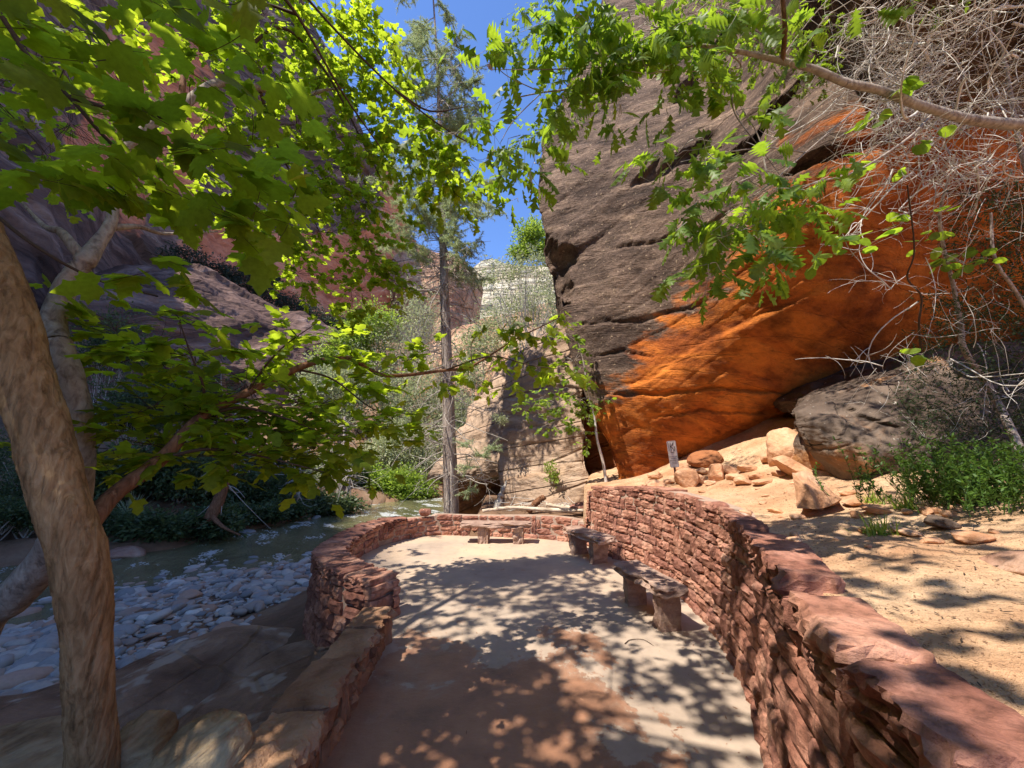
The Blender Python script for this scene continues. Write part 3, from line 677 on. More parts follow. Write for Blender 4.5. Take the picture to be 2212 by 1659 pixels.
# ------------------------------------------------------------------ masonry
def block_template(seed, nx=7, nz=5, rough=.17):
    r = R(seed); V = []; F = []
    gx = np.linspace(-.5, .5, nx); gzz = np.linspace(-.5, .5, nz)
    jx = r.uniform(-.022, .022, (nz, nx)); jz = r.uniform(-.035, .035, (nz, nx)); tx, tz = r.normal()*.10, r.normal()*.10
    for a in range(nz):
        for b in range(nx):
            edge = (a in (0, nz-1))+(b in (0, nx-1))
            y = .95+rough*float(fbm(np.array([gx[b]*2.2+seed*3.3, gzz[a]*1.6, seed*1.7]), 3))+r.normal()*.05+tx*gx[b]+tz*gzz[a]-edge*r.uniform(.10, .17)
            V.append((gx[b]*(1-.02*(a in (0, nz-1)))+jx[a, b], y, gzz[a]*(1-.03*(b in (0, nx-1)))+jz[a, b]))
    for a in range(nz-1):
        for b in range(nx-1):
            i0 = a*nx+b; F.append((i0, i0+1, i0+nx+1, i0+nx))
    border = [b for b in range(nx)]+[a*nx+nx-1 for a in range(1, nz)]+[(nz-1)*nx+b for b in range(nx-2, -1, -1)]+[a*nx for a in range(nz-2, 0, -1)]
    m = len(border); st = len(V)
    for q in border:
        x, y, z = V[q]; V.append((x*1.0, -.3, z*1.0))
    for q in range(m):
        F.append((border[q], st+q, st+(q+1) % m, border[(q+1) % m]))
    return np.array(V), np.array(F)
BT = [block_template(100+k) for k in range(10)]
BTm = [new_mesh('stone', v_, f_, False) for v_, f_ in BT]
for m_ in BTm: m_.materials.append(M_stone)
BTc = [new_mesh('stone', v_, f_, False) for v_, f_ in BT]
for m_ in BTc: m_.materials.append(M_curb)
def mbasis(x, y, z, pos):
    M = np.eye(4); M[:3, 0] = x; M[:3, 1] = y; M[:3, 2] = z; M[:3, 3] = pos; return M
def place(root, items, meshes, mat, name='stone', stuffname='small_stones', limit=300):
    """items: (M 4x4 world, template index); the ones that show largest become parts"""
    sc = []
    for M, t in items:
        u_, v_, f_ = proj(M[:3, 3]); inn = (f_ > .1) and -150 < u_ < 2362 and -150 < v_ < 1810
        sc.append(-(np.linalg.norm(M[:3, 0])*np.linalg.norm(M[:3, 2]))/max(f_, .3)**2 if inn else 1)
    order = np.argsort(sc, kind='stable'); mb = MB(); off = np.array(root.location)
    for k, ix in enumerate(order):
        M, t = items[ix]
        if k < limit and sc[ix] < 0:
            o = bpy.data.objects.new(name, meshes[t]); col.objects.link(o); o.parent = root
            Q = M.copy(); Q[:3, 3] -= off; o.matrix_basis = Matrix(Q.tolist())
        else:
            v_, f_ = mesharr(meshes[t]); mb.add(v_@M[:3, :3].T+M[:3, 3], f_)
    if mb.n:
        V, F = mb.get(); o = obj(stuffname, V, F, mat, root, False); o['kind'] = 'stuff'
_ma = {}
def mesharr(me):
    if me.name not in _ma:
        v_ = np.zeros(len(me.vertices)*3); me.vertices.foreach_get('co', v_)
        k = me.polygons[0].loop_total; f_ = np.zeros(len(me.polygons)*k, int); me.loops.foreach_get('vertex_index', f_)
        _ma[me.name] = (v_.reshape(-1, 3), f_.reshape(-1, k))
    return _ma[me.name]
def sweep(path, prof, i0=0, i1=800, step=8):
    """prof(s)->list of (offset towards viewer, z)"""
    idx = np.arange(i0, i1, step); idx = np.append(idx, i1-1); rows = []
    for i in idx:
        rows.append([(*(path.Q[i]+path.N[i]*o), z) for o, z in prof(i/799*path.L)])
    A = np.array(rows); n, k = A.shape[:2]
    i = np.arange(n-1)[:, None]*k; j = np.arange(k)[None]; j2 = (j+1) % k
    F = np.stack([i+j, i+k+j, i+k+j2, i+j2], -1).reshape(-1, 4)
    caps = []
    V = A.reshape(-1, 3)
    if k == 4: F = np.vstack([F, [[0, 1, 2, 3]], [[(n-1)*k+3, (n-1)*k+2, (n-1)*k+1, (n-1)*k]]])
    return V, F
def lay_courses(path, s0, s1, z0, ztop, ch, ln, depth, batter, seed, gap=.019, side=1, drop=None, skip=None):
    """courses of squared rubble on one face; side=-1 lays the rear face. ztop(s)"""
    r = R(seed); items = []; z = z0; blocked = []; thick = 0.
    while True:
        h = r.uniform(*ch); s_ = s0+r.uniform(-.1, 0)*(side); nb = []; any_ = False
        while s_ < s1:
            L = r.uniform(*ln)*(h/np.mean(ch))**.3
            zt = ztop(min(max(s_, s0), s1))
            a, b = s_, min(s_+L, s1); s_ += L
            if b-a < .04: continue
            hit = [q for q in blocked if q[0] < b-.01 and q[1] > a+.01]
            if hit:
                q = hit[0]
                if q[0] > a+.07: b = q[0]; s_ = q[1]
                else: s_ = q[1]; continue
            if z+.035 > zt: continue
            hh = min(h, zt-z)
            if z+h > zt-.04: hh = zt-z
            elif r.random() < .12 and z+h*1.9 < zt: hh = h*r.uniform(1.85, 2.0); b = min(a+r.uniform(.08, .16), s1); s_ = b; nb.append((a, b))
            any_ = True
            if skip and skip((a+b)/2, z): continue
            c_, t_, n_ = path.at((a+b)/2)
            zc = z+hh/2+r.uniform(-.004, .004); off = -batter*zc
            if side < 0: off = -depth[1]+batter*.6*zc; n_ = -n_; t_ = -t_
            d = .080+r.uniform(-.006, .020)
            base = c_+(n_ if side > 0 else -n_)*(off)-n_*.085
            tw = r.normal()*.02; ty = r.normal()*.012
            x = np.array([t_[0], t_[1], ty]); y = np.array([n_[0], n_[1], batter*.8])+x*tw
            y /= np.linalg.norm(y); zz = np.cross(x, y)
            if zz[2] < 0: zz = -zz; 
            w_ = (b-a)-gap
            items.append((mbasis(x*w_*(-1 if False else 1), y*d, zz*(hh-gap*.8), (*base, zc)), int(r.integers(10))))
        z += h; blocked = nb
        if not any_ or z > 3: break
    return items
# --- right retaining wall
topR = lambda s_: float(np.interp(s_, [0, .25, .9, 1.5, 2.2, 3.2, 4.2, 5, 6, 14], [.93, 1.0, 1.04, 1.10, 1.13, 1.12, 1.10, 1.08, 1.06, 1.05]))
s34 = float(np.interp(-3.5, -WR.Q[:, 1], np.linspace(0, WR.L, 800)))
topB = topR
topR = lambda s_: topB(s_)-.10*float(np.clip((s_-s34+.12)/.1, 0, 1))+.01
root = empty('retaining_wall', (1.9, 4.6, 0), 'tall curving red sandstone retaining wall along the right of the terrace', 'wall')
V, F = sweep(WR, lambda s_: [(-.03, -.3), (-.03-.12*topR(s_), topR(s_)-.012), (-.36, topR(s_)-.012), (-.36, -.3)])
obj('mortar_core', V, F, M_mortar, root, False)
it = lay_courses(WR, 0, s34+.05, -.06, topR, (.085, .135), (.13, .34), (.0, .3), .12, 5)+lay_courses(WR, s34+.07, WR.L-.5, -.06, topR, (.095, .145), (.2, .5), (.0, .3), .12, 6)
it = [q for q in it if q[0][1, 3] > -.6]
c_, t_, n_ = WR.at(0); z = -.05; r = R(14)          # squared end of the wall
while z < .92:
    h = min(r.uniform(.09, .15), .93-z); mid = c_-n_*(.18+.12*z)
    it.append((mbasis(np.array([n_[0], n_[1], 0])*(-.40), np.array([-t_[0], -t_[1], 0])*.09, np.array([0, 0, 1.])*(h-.015), (*(mid+t_*.04), z+h/2)), int(r.integers(10)))); z += h
for k in range(5):                                  # top stones over the far stretch
    pa, t_, n_ = WR.at(.02+k*.42); pm, t_, n_ = WR.at(.22+k*.42)
    it.append((mbasis(np.array([t_[0], t_[1], 0])*.40, np.array([0, 0, 1.])*.035, np.array([-n_[0], -n_[1], 0])*.34, (*(pm-n_*.30), topR(.22+k*.42)-.012)), int(r.integers(10))))
place(root, it, BTm, M_stone)
# coping slabs on the near stretch
def slab_template(seed, nx=20, ny=8, rough=.03):
    """unit block x,y,z in [-.5,.5], top and front gridded, rough front"""
    r = R(seed); n = 9
    D = []
    V, F = [], []
    def grid(fn, na, nb_):
        st = len(V)
        for a in range(na):
            for b in range(nb_): V.append(fn(a/(na-1)-.5, b/(nb_-1)-.5))
        for a in range(na-1):
            for b in range(nb_-1):
                i0 = st+a*nb_+b; F.append((i0, i0+1, i0+nb_+1, i0+nb_))
    grid(lambda a, b: (b, a, .5), ny, nx); grid(lambda a, b: (b, -a, -.5), ny, nx)
    grid(lambda a, b: (b, -.5, a), 5, nx); grid(lambda a, b: (-b, .5, a), 5, nx)
    grid(lambda a, b: (.5, b, a), 5, ny); grid(lambda a, b: (-.5, -b, a), 5, ny)
    V = np.array(V); k = seed*7.7
    # rounded corners and broken front
    e = (np.abs(V) > .49).sum(1)
    q = V.copy()
    V = V*(1-(.035+.09*np.clip(fbm(q*5+k, 3), 0, 1))[:, None]*(e >= 2)[:, None])
    nz_ = fbm(q*np.array([4, 3, 2.5])+k, 4)
    V[:, 1] -= np.where(q[:, 1] < -.3, .17*nz_+.05*fbm(q*np.array([14, 6, 5])+k, 3), 0)+np.where(q[:, 1] > .45, .06*nz_, 0)
    V[:, 2] += .09*fbm(q*np.array([3.5, 2.5, 1])+k+5, 4)
    V[:, 0] += np.where(np.abs(q[:, 0]) > .45, .035*fbm(q*4+k, 3), 0)
    return V, np.array(F)
ST = [slab_template(k) for k in range(6)]
STm = [new_mesh('coping_stone', v_, f_, False) for v_, f_ in ST]
for m_ in STm: m_.materials.append(M_stone)
def coping(path, lst, width, thick, front, zt, seed, batter=0.):
    r = R(seed); out = []
    for a, b, dz, wd in lst:
        c_, t_, n_ = path.at((a+b)/2); pa, _, _ = path.at(a); pb, _, _ = path.at(b)
        t_ = (pb-pa)/np.linalg.norm(pb-pa); n2 = np.array([-t_[1], t_[0]]); 
        if n2@n_ < 0: n2 = -n2
        L = np.linalg.norm(pb-pa)-.014
        mid = (pa+pb)/2; w_ = width*wd; th = thick*r.uniform(.9, 1.1)
        z = zt((a+b)/2)+dz
        pos = np.array([*(mid+n2*(front-w_/2)), z+th/2])
        x = np.array([*t_, r.normal()*.012]); y = -np.array([*n2, r.normal()*.02]); y /= np.linalg.norm(y); zz = np.cross(x, y)
        if zz[2] < 0: x = -x; zz = np.cross(x, y)
        out.append((mbasis(x*L, y*w_, zz*th, pos), int(r.integers(6))))
    return out
# arc positions: near stretch starts where y < 3.4
s34 = float(np.interp(-3.5, -WR.Q[:, 1], np.linspace(0, WR.L, 800)))
lst = []; s_ = s34; r = R(77)
for L, dz, wd in [(.30, .0, .85), (.26, .02, .7), (.34, -.01, 1.), (.42, .01, 1.1), (.44, .03, .92), (.09, -.055, .75), (.52, .0, .98), (.06, -.05, .8), (.40, .02, .9), (.08, -.05, .85), (.45, .0, 1.0), (.7, .0, 1.), (.8, 0, 1.)]:
    lst.append((s_, s_+L, dz, wd)); s_ += L
for o_ in [0]:
    its = coping(WR, lst, .25, .105, -.085, lambda q: topR(q)-.005, 3)
    for k, (M, t) in enumerate(its):
        o = bpy.data.objects.new('coping_stone', STm[t]); col.objects.link(o); o.parent = root
        Q = M.copy(); Q[:3, 3] -= np.array(root.location); o.matrix_basis = Matrix(Q.tolist())

# --- parapet (curved left + far)
topP = lambda s_: .345+.02*math.sin(s_*2.1)+(.05 if s_ > WP.L*.60 else 0)
root = empty('parapet_wall', (-.05, 8.0, 0), 'low curving red stone parapet round the far and left edge of the terrace', 'wall')
TH = .34
V, F = sweep(WP, lambda s_: [(-.028, -.2), (-.028, topP(s_)-.012), (-TH+.04, topP(s_)-.012), (-TH+.04, -1.0)])
obj('mortar_core', V, F, M_mortar, root, False)
sJ = float(WP.L*.60)
drain = lambda s_, z: z < 0.03 and (abs(s_-WP.L*.47) < .12 or abs(s_-WP.L*.57) < .07)
it = lay_courses(WP, 0, WP.L-.02, -.03, topP, (.07, .125), (.12, .34), (0, TH), .0, 9, skip=drain)
it += lay_courses(WP, 0, WP.L*.42, -.85, topP, (.11, .17), (.18, .36), (0, TH+.02), .06, 10, side=-1)
# end face of the parapet
c_, t_, n_ = WP.at(0)
z = -.5
r = R(4)
while z < .34:
    h = min(r.uniform(.1, .17), .35-z)
    mid = c_-n_*TH/2
    it.append((mbasis(np.array([n_[0], n_[1], 0])*(-(TH+.02)), np.array([-t_[0], -t_[1], 0])*.10, np.array([0, 0, 1.])*(h-.012), (*(mid+t_*.05), z+h/2)), int(r.integers(10))))
    z += h
# thin stones laid across the top of the curved part
s_ = -.03; lst = []
while s_ < WP.L*.52:
    L = r.uniform(.13, .3); lst.append((max(s_, 0), s_+L, r.uniform(-.006, .006), 1.0)); s_ += L
place(root, it, BTm, M_stone)
for M, t in coping(WP, lst, TH+.04, .055, .02, lambda q: topP(q)-.01, 8):
    o = bpy.data.objects.new('coping_stone', STm[t]); col.objects.link(o); o.parent = root
    Q = M.copy(); Q[:3, 3] -= np.array(root.location); o.matrix_basis = Matrix(Q.tolist())
# --- curb (near left low wall)
root = empty('curb_wall', (-1.15, 2.6, 0), 'low ochre stone wall along the near left edge of the terrace', 'wall')
V, F = sweep(WC, lambda s_: [(-.03, -.1), (-.03, .22), (-.22, .22), (-.26, -.9)], 0, 700)
obj('mortar_core', V, F, M_mortar, root, False)
it = lay_courses(WC, 0, 4.6, -.05, lambda q: .225, (.09, .16), (.10, .26), (0, .24), .02, 15, gap=.012)
it += lay_courses(WC, 0, 4.6, -.6, lambda q: .225, (.12, .18), (.2, .4), (0, .24), .1, 16, side=-1)
place(root, it, BTc, M_curb)
STc = [new_mesh('coping_stone', v_, f_, False) for v_, f_ in ST]
for m_ in STc: m_.materials.append(M_curb)
s_ = .0; lst = []
for L in (.42, .46, .52, .40, .44, .5, .5, .5): lst.append((s_, s_+L, r.uniform(-.012, .012), r.uniform(.92, 1.1))); s_ += L
for M, t in coping(WC, lst, .27, .085, .015, lambda q: .22, 12):
    o = bpy.data.objects.new('coping_stone', STc[t]); col.objects.link(o); o.parent = root
    Q = M.copy(); Q[:3, 3] -= np.array(root.location); o.matrix_basis = Matrix(Q.tolist())

# ------------------------------------------------------------------ benches
def bench(x, y, ang, L, W, H, T, legs, label, seed):
    rt = empty('stone_bench', (x, y, 0), label, 'bench', 'stone benches on the terrace')
    rt.rotation_euler = (0, 0, ang)
    r = R(seed)
    v_, f_ = slab_template(seed+50, 14, 6)
    o = link('seat', new_mesh('seat', v_*np.array([L, W, T])+np.array([0, 0, H-T/2]), f_, False), rt, M_bench)
    for q, (lx_, lw, ld, lean) in enumerate(legs):
        v_, f_ = slab_template(seed+60+q, 6, 6)
        v_ = v_*np.array([lw, ld, H-T+.03]); v_[:, 1] += lean*(-(v_[:, 2])/(H-T))
        v_[:, :2] *= (1+.12*fbm(v_*5+seed, 3))[:, None]
        link('leg', new_mesh('leg', v_+np.array([lx_, 0, (H-T-.03)/2]), f_, False), rt, M_bench)
    return rt
bench(-.30, 7.46, math.radians(-3), 1.30, .34, .36, .085, [(-.22, .19, .26, 0), (.42, .19, .26, 0)], 'wide stone bench in full sun against the far low wall', 1)
bench(1.20, 6.40, math.radians(-66), 1.05, .34, .40, .09, [(-.30, .14, .26, .04), (.26, .13, .26, -.03)], 'middle stone bench at the bend of the wall with its near end in shade', 2)
bench(1.41, 4.30, math.radians(-79), .98, .30, .40, .09, [(-.28, .12, .22, .0), (.33, .15, .22, .0)], 'nearest stone bench, dappled slab on a thick front leg', 3)

# ------------------------------------------------------------------ sign
sb = ghit(1462, 1043)
rt = empty('warning_sign', sb, 'small white sign on a leaning post among the pale rocks', 'sign'); rt.rotation_euler = (0, math.radians(-5), math.radians(8))
V, F = [], []
M_post = NT('rusty_steel').fin((.17, .07, .04), .7)
M_panel = NT('sign_white_paint').fin((.62, .55, .50), .6)
M_ink = NT('sign_black_ink').fin((.10, .08, .07), .6)
def box(x0, x1, y0, y1, z0, z1):
    V = np.array([(x, y, z) for z in (z0, z1) for y in (y0, y1) for x in (x0, x1)], float)
    return V, np.array([(0, 2, 3, 1), (4, 5, 7, 6), (0, 1, 5, 4), (2, 6, 7, 3), (0, 4, 6, 2), (1, 3, 7, 5)])
def loc(name, V, F, mat, parent, smooth=False): return link(name, new_mesh(name, V, F, smooth), parent, mat)
V, F = box(-.014, .014, -.008, .008, -.1, .60); loc('post', V, F, M_post, rt)
pw, ph, rc = .075, .205, .02; zc = .44
def rrect(w_, h_, rc, y, n=5):
    P = []
    for cx_, cz_, a0 in ((w_-rc, h_-rc, 0), (-w_+rc, h_-rc, 90), (-w_+rc, -h_+rc, 180), (w_-rc, -h_+rc, 270)):
        for k in range(n):
            a = math.radians(a0+90*k/(n-1)); P.append((cx_+rc*math.cos(a), y, cz_+rc*math.sin(a)+zc))
    return P
A = rrect(pw, ph, rc, -.014); B = rrect(pw, ph, rc, -.009); n = len(A)
bm = bmesh.new(); va = [bm.verts.new(p) for p in A]; vb = [bm.verts.new(p) for p in B]
bm.faces.new(va[::-1]); bm.faces.new(vb)
for k in range(n): bm.faces.new((va[k], va[(k+1) % n], vb[(k+1) % n], vb[k]))
bmesh.ops.recalc_face_normals(bm, faces=bm.faces); me = bpy.data.meshes.new('panel'); bm.to_mesh(me); bm.free(); link('panel', me, rt, M_panel)
A = rrect(pw-.006, ph-.006, rc-.004, -.0155); B = rrect(pw-.009, ph-.009, rc-.006, -.0155)
V = np.array(A+B); F = np.array([(k, (k+1) % n, n+(k+1) % n, n+k) for k in range(n)]); loc('border', V, F, M_ink, rt)
for k, (txt, zz, sz) in enumerate([('DO NOT FEED', .395, .021), ('WILDLIFE', .366, .024), ('$100 PENALTY', .338, .0205), ('Please help', .312, .018), ('protect them', .290, .016)]):
    cu = bpy.data.curves.new('lettering', 'FONT'); cu.body = txt; cu.size = sz; cu.align_x = 'CENTER'; cu.extrude = .0004; cu.resolution_u = 2
    cu.materials.append(M_ink)
    to = bpy.data.objects.new('lettering', cu); col.objects.link(to)
    dg = bpy.context.evaluated_depsgraph_get(); me = bpy.data.meshes.new_from_object(to.evaluated_get(dg)); bpy.data.objects.remove(to)
    me.materials.clear(); o = link('lettering', me, rt, M_ink); o.location = (0, -.0158, zz); o.rotation_euler = (math.pi/2, 0, 0)
# pictogram: a hand over an animal struck out
mb = MB()
def stroke(pts, r_):
    v_, f_ = tube(np.array([(x, -.016, zc+z) for x, z in pts]), r_, 4); mb.add(v_, f_)
stroke([(-.055, .18), (-.052, .05)], .0025); stroke([(-.02, .18), (-.03, .12), (-.015, .07), (-.03, .04)], .005); stroke([(.035, .185), (.0, .14), (-.02, .11)], .004)
stroke([(.03, .165), (.01, .13)], .004); stroke([(-.03, .13), (.0, .10), (.03, .06)], .006); stroke([(.045, .12), (.04, .06), (.01, .045)], .005); stroke([(-.035, .03), (.0, .022), (.02, .025)], .004)
V, F = mb.get(); loc('pictogram', V, F, M_ink, rt)

# ------------------------------------------------------------------ rocks on the ledge
def ledge_rock(u, v, Y, rad, seed, mat, label, sink=.3, **k):
    p = PY(u, v, Y); z = gz(p[0], p[1]); 
    return rock('rock', (p[0], p[1], z+rad[2]*(1-sink)-.02), rad, seed, mat, label, 'rock', **k)
def rock_at(name, u, v, Y, wpx, hpx, dy, seed, mat, label, **k):
    p = PY(u, v, Y); t = Y/float(ray(u, v)[1]); rx = wpx/2/FP*t; rz = hpx/2/FP*t
    return rock(name, p, (rx, dy, rz), seed, mat, label, **k)
# wedge rock
bmv = np.array([PY(1712, 1022, 3.42), PY(1742, 1016, 3.55), PY(1818, 1078, 3.35), PY(1792, 1093, 3.22), PY(1722, 1098, 3.30), PY(1764, 1100, 3.20), PY(1716, 1050, 3.36), PY(1765, 1060, 3.5), PY(1810, 1090, 3.7), PY(1735, 1095, 3.75), PY(1745, 1052, 3.20)])
bm = bmesh.new(); [bm.verts.new(p) for p in bmv]; bmesh.ops.convex_hull(bm, input=bm.verts[:])
bmesh.ops.subdivide_edges(bm, edges=bm.edges[:], cuts=4, use_grid_fill=True); bmesh.ops.triangulate(bm, faces=bm.faces[:])
P_ = np.array([v_.co for v_ in bm.verts]); d_ = fbm(P_*14, 4)
bm.normal_update()
for v_, q in zip(bm.verts, d_): v_.co += v_.normal*float(q)*.006
me = bpy.data.meshes.new('rock'); bm.to_mesh(me); bm.free()
for a in me.polygons: a.use_smooth = False
tag(link('rock', me, None, M_rubble), 'wedge shaped orange rock leaning on the sand left of the green bush', 'rock')
def rock_g(name, u, v, wpx, hpx, dy, seed, mat, label, **k):
    p = ghit(u, v+hpx*.5); t = np.linalg.norm(p-np.array([0, 0, EYE]))/np.linalg.norm(np.array(ray(u, v))); rx = wpx*.95/2/FP*t; rz = hpx*1.1/2/FP*t
    return rock(name, p+np.array([0, dy*.5, rz*.62]), (rx, dy, rz), seed, mat, label, **k)
rock_g('rock', 1712, 962, 78, 84, .24, 5, M_rubble, 'rounded pinkish boulder wedged behind the pointed dark boulder', sub=4, sharp=9)
rock_g('rock', 1735, 1010, 90, 40, .2, 9, M_rubble, 'flat tilted slab below the rounded pinkish boulder', sub=3, roll=.5)
rock_g('rock', 1492, 1030, 52, 44, .2, 12, M_rubble, 'largest pale block immediately right of the small sign')
rock_g('rock', 1420, 1026, 32, 18, .12, 13, M_rubble, 'small pale block with an orange front left of the small sign')
rock_g('rock', 1418, 1045, 44, 20, .16, 14, M_rubble, 'low pale rock lying below the small block left of the sign', smooth=True)
rock_g('rock', 1480, 1007, 34, 18, .12, 15, M_rubble, 'tilted pale chip behind the block right of the sign')
rock_g('rock', 1524, 1017, 30, 14, .12, 16, M_rubble, 'small orange chip right of the largest pale block')
rock_g('rock', 1556, 1018, 44, 40, .15, 17, M_rubble, 'leaning pale slab halfway between the sign and the dark boulder', roll=-.6)
rock_g('rock', 1580, 1012, 36, 26, .14, 18, M_rubble, 'pale broken rock right of the leaning slab')
rock_g('rock', 1622, 1010, 44, 18, .14, 19, M_rubble, 'flat orange rock in the sand below the overhang')
rock_g('rock', 1668, 985, 40, 26, .14, 20, M_rubble, 'orange rock left of the rounded pinkish boulder')
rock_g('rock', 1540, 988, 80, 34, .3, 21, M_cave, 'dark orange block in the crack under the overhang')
rock_g('rock', 1608, 1037, 34, 22, .1, 22, M_rubble, 'brown pebble sized stone on the rippled sand')
rock_g('rock', 1560, 1099, 44, 34, .13, 23, M_stone, 'rounded stone at the lip of the retaining wall by the sand')
rock_g('rock', 1622, 1112, 40, 22, .06, 24, M_rubble, 'elongated chip lying on the ledge behind the wall lip', roll=.6)
rock_g('rock', 2050, 1128, 60, 26, .08, 25, M_bould, 'flat brown stone at the foot of the green bush', roll=.3)
p = ghit(2225, 1240)
rock('rock', p+np.array([.16, .06, .0]), (.30, .20, .085), 34, M_bank, 'broad flat grey slab at the right edge of the ledge', az=.5, sub=4, planes=16, sharp=30)
rock_g('rock', 1855, 1112, 26, 16, .04, 27, M_rubble, 'little stone beside the tip of the wedge rock')
for k, (u_, v_, w_, h_, lb) in enumerate([(1446, 1040, 26, 12, 'pale chip in front of the sign post'), (1512, 1034, 28, 22, 'pale stone touching the right side of the largest block'), (1538, 1042, 22, 12, 'small flat stone on the sand right of the sign'), (1590, 1030, 40, 14, 'thin slab end sticking out of the sand under the overhang'),
    (1640, 1028, 30, 14, 'dark edged stone left of the tilted slab'), (1655, 1040, 44, 12, 'low ridge stone left of the wedge rock'), (1690, 1022, 30, 14, 'stone under the tilted slab'), (1400, 1046, 24, 10, 'first low stone at the far top of the retaining wall'), (1860, 1085, 50, 20, 'brown rock in the shade under the dark boulder'), (1905, 1100, 60, 18, 'flat rock between the wedge rock and the green bush'), (1975, 1150, 40, 16, 'small brown rock on the sand below the green bush'), (2120, 1160, 60, 26, 'rock half hidden under the big green bush')]):
    rock_g('rock', u_, v_, w_, h_, .09, 400+k, M_rubble, lb)
rr = R(50)
for k in range(46):
    u_, v_ = rr.uniform(1500, 2150), rr.uniform(1030, 1200)
    p = None
    for _ in range(1):
        Yg = 3.2
        for _i in range(6):
            q = PY(u_, v_, Yg); zz = gz(q[0], q[1]); dz = zz-q[2]
            Yg = max(1.2, Yg*(1-dz/ (EYE-zz+.001)*.5)) if EYE-zz > .05 else Yg
        q = PY(u_, v_, Yg)
    if WR.Q[:, 0].max()+.15 > q[0] and q[0] < np.interp(q[1], WR.Q[::-1, 1], WR.Q[::-1, 0])+.35: continue
    if not (1.0 < q[1] < 6.5): continue
    s_ = rr.uniform(.018, .05)
    tag(rock('stone', (q[0], q[1], gz(q[0], q[1])+s_*.25), (s_*1.4, s_, s_*.7), 200+k, M_rubble, None, sub=2, az=rr.uniform(0, 6)), 'loose stone lying on the orange sand of the ledge', 'stone', 'loose stones on the ledge')
# stone on the parapet, driftwood
q = PZ(919, 1106, .45)
rock('rock', (q[0], q[1]-.02, .455), (.105, .10, .08), 33, M_stone, 'single block standing on top of the low wall where it bends', planes=8, sharp=24)
def log(name, pts, r0, r1, mat, label, cat='log', k=9, seed=0):
    P_ = catmull(np.array(pts), 26); P_[1:-1] += R(seed).normal(size=(24, 3))*r0*.12
    V, F = tube(P_, np.linspace(r0, r1, 26)*(1+.15*R(seed+1).normal(size=26)), k)
    e = len(V); V = np.vstack([V, P_[0], P_[-1]]); n_ = 25*k
    ft = np.concatenate([quads2tris(F), [(e, (j+1) % k, j) for j in range(k)], [(e+1, n_+j, n_+(j+1) % k) for j in range(k)]])
    return tag(obj(name, V, ft, mat, None, True, loc=tuple(float(a) for a in P_[0])), label, cat)
log('driftwood_log', [PY(1042, 1104, 8.35), PY(1090, 1098, 8.35), PY(1122, 1097, 8.3), PY(1180, 1101, 8.25), PY(1262, 1103, 8.15)], .035, .04, M_drift, 'long pale driftwood log lying behind the far low wall', seed=1)
log('driftwood_log', [PY(1180, 1090, 8.6), PY(1230, 1097, 8.5), PY(1290, 1096, 8.4)], .04, .05, M_drift, 'shorter pale log stacked behind the right end of the long driftwood', seed=2)
log('broken_log', [PY(1142, 1102, 8.7), PY(1160, 1085, 8.7), PY(1176, 1072, 8.7)], .075, .06, M_barkr, 'short brown broken log propped up behind the far low wall', k=10, seed=3)
rock_at('rock', 1262, 1092, 8.3, 60, 22, .14, 60, M_stone, 'red block lying where the low wall meets the tall wall')
log('driftwood_root', [PY(1072, 1100, 9.3), PY(1085, 1060, 9.4), PY(1095, 1040, 9.5)], .09, .02, M_twigg, 'grey driftwood root leaning against the tan rock', 'root', seed=4)
mb = MB(); rr = R(61)
for k in range(70):
    a = PY(rr.uniform(1095, 1280), rr.uniform(1085, 1102), 8.9); b = a+rr.normal(size=3)*np.array([.3, .12, .12])
    v_, f_ = tube(bezpath(a, b, rr, 5), .006, 4); mb.add(v_, f_)
V, F = mb.get(); tag(obj('brushwood', V, F, M_barkw), 'heap of thin bleached sticks at the foot of the tan rock', 'brushwood', kind='stuff')
# a thin bent twig on the terrace
log('fallen_twig', [(*PZ(1350, 1392, 0)[:2], .006), (*PZ(1362, 1384, 0)[:2], .008), (*PZ(1390, 1384, 0)[:2], .008), (*PZ(1412, 1396, 0)[:2], .005)], .004, .002, M_twig, 'thin bent twig lying on the terrace floor', 'twig', k=5)

# ------------------------------------------------------------------ left foreground slabs and boulders
def slab_net(rows, label, mat, seed, disp=.03, nr=70, nc=110):
    G = np.array([[PZ(u_, v_, z_) for u_, v_, z_ in r_] for r_ in rows]).transpose(1, 0, 2)
    low = G[0].copy(); low[:, 2] -= .6; low2 = G[-1].copy(); low2[:, 2] -= .5
    V, F = net(np.concatenate([[low], G, [low2]]), nr, nc, disp, [((.1, .3, 1), .1, .012, .2)], seed, 1.3)
    return tag(obj('sandstone_slab', V, F, mat), label, 'rock slab')
# columns left -> right; each column from far edge to near edge
slab_net([[(225,1470,-.80),(225,1530,-.62),(225,1600,-.66)], [(300,1425,-.72),(310,1480,-.55),(330,1550,-.62)], [(400,1386,-.66),(420,1425,-.50),(430,1530,-.62)],
          [(500,1362,-.60),(510,1390,-.46),(500,1500,-.60)], [(600,1360,-.60),(600,1375,-.52),(560,1440,-.60)], [(660,1372,-.62),(650,1380,-.58),(620,1400,-.62)]],
         'long dark humped slab sloping down beside the gravel bar', M_slab, 71)
slab_net([[(330,1600,-.62),(360,1640,-.55),(380,1760,-.5)], [(430,1520,-.60),(470,1580,-.50),(500,1700,-.42)], [(520,1450,-.57),(560,1500,-.46),(600,1640,-.36)],
          [(620,1395,-.52),(660,1430,-.42),(700,1520,-.30)], [(735,1375,-.48),(760,1400,-.38),(790,1430,-.28)]],
         'broad flat wet slab between the dark hump and the low ochre wall', M_slab, 72, .015)
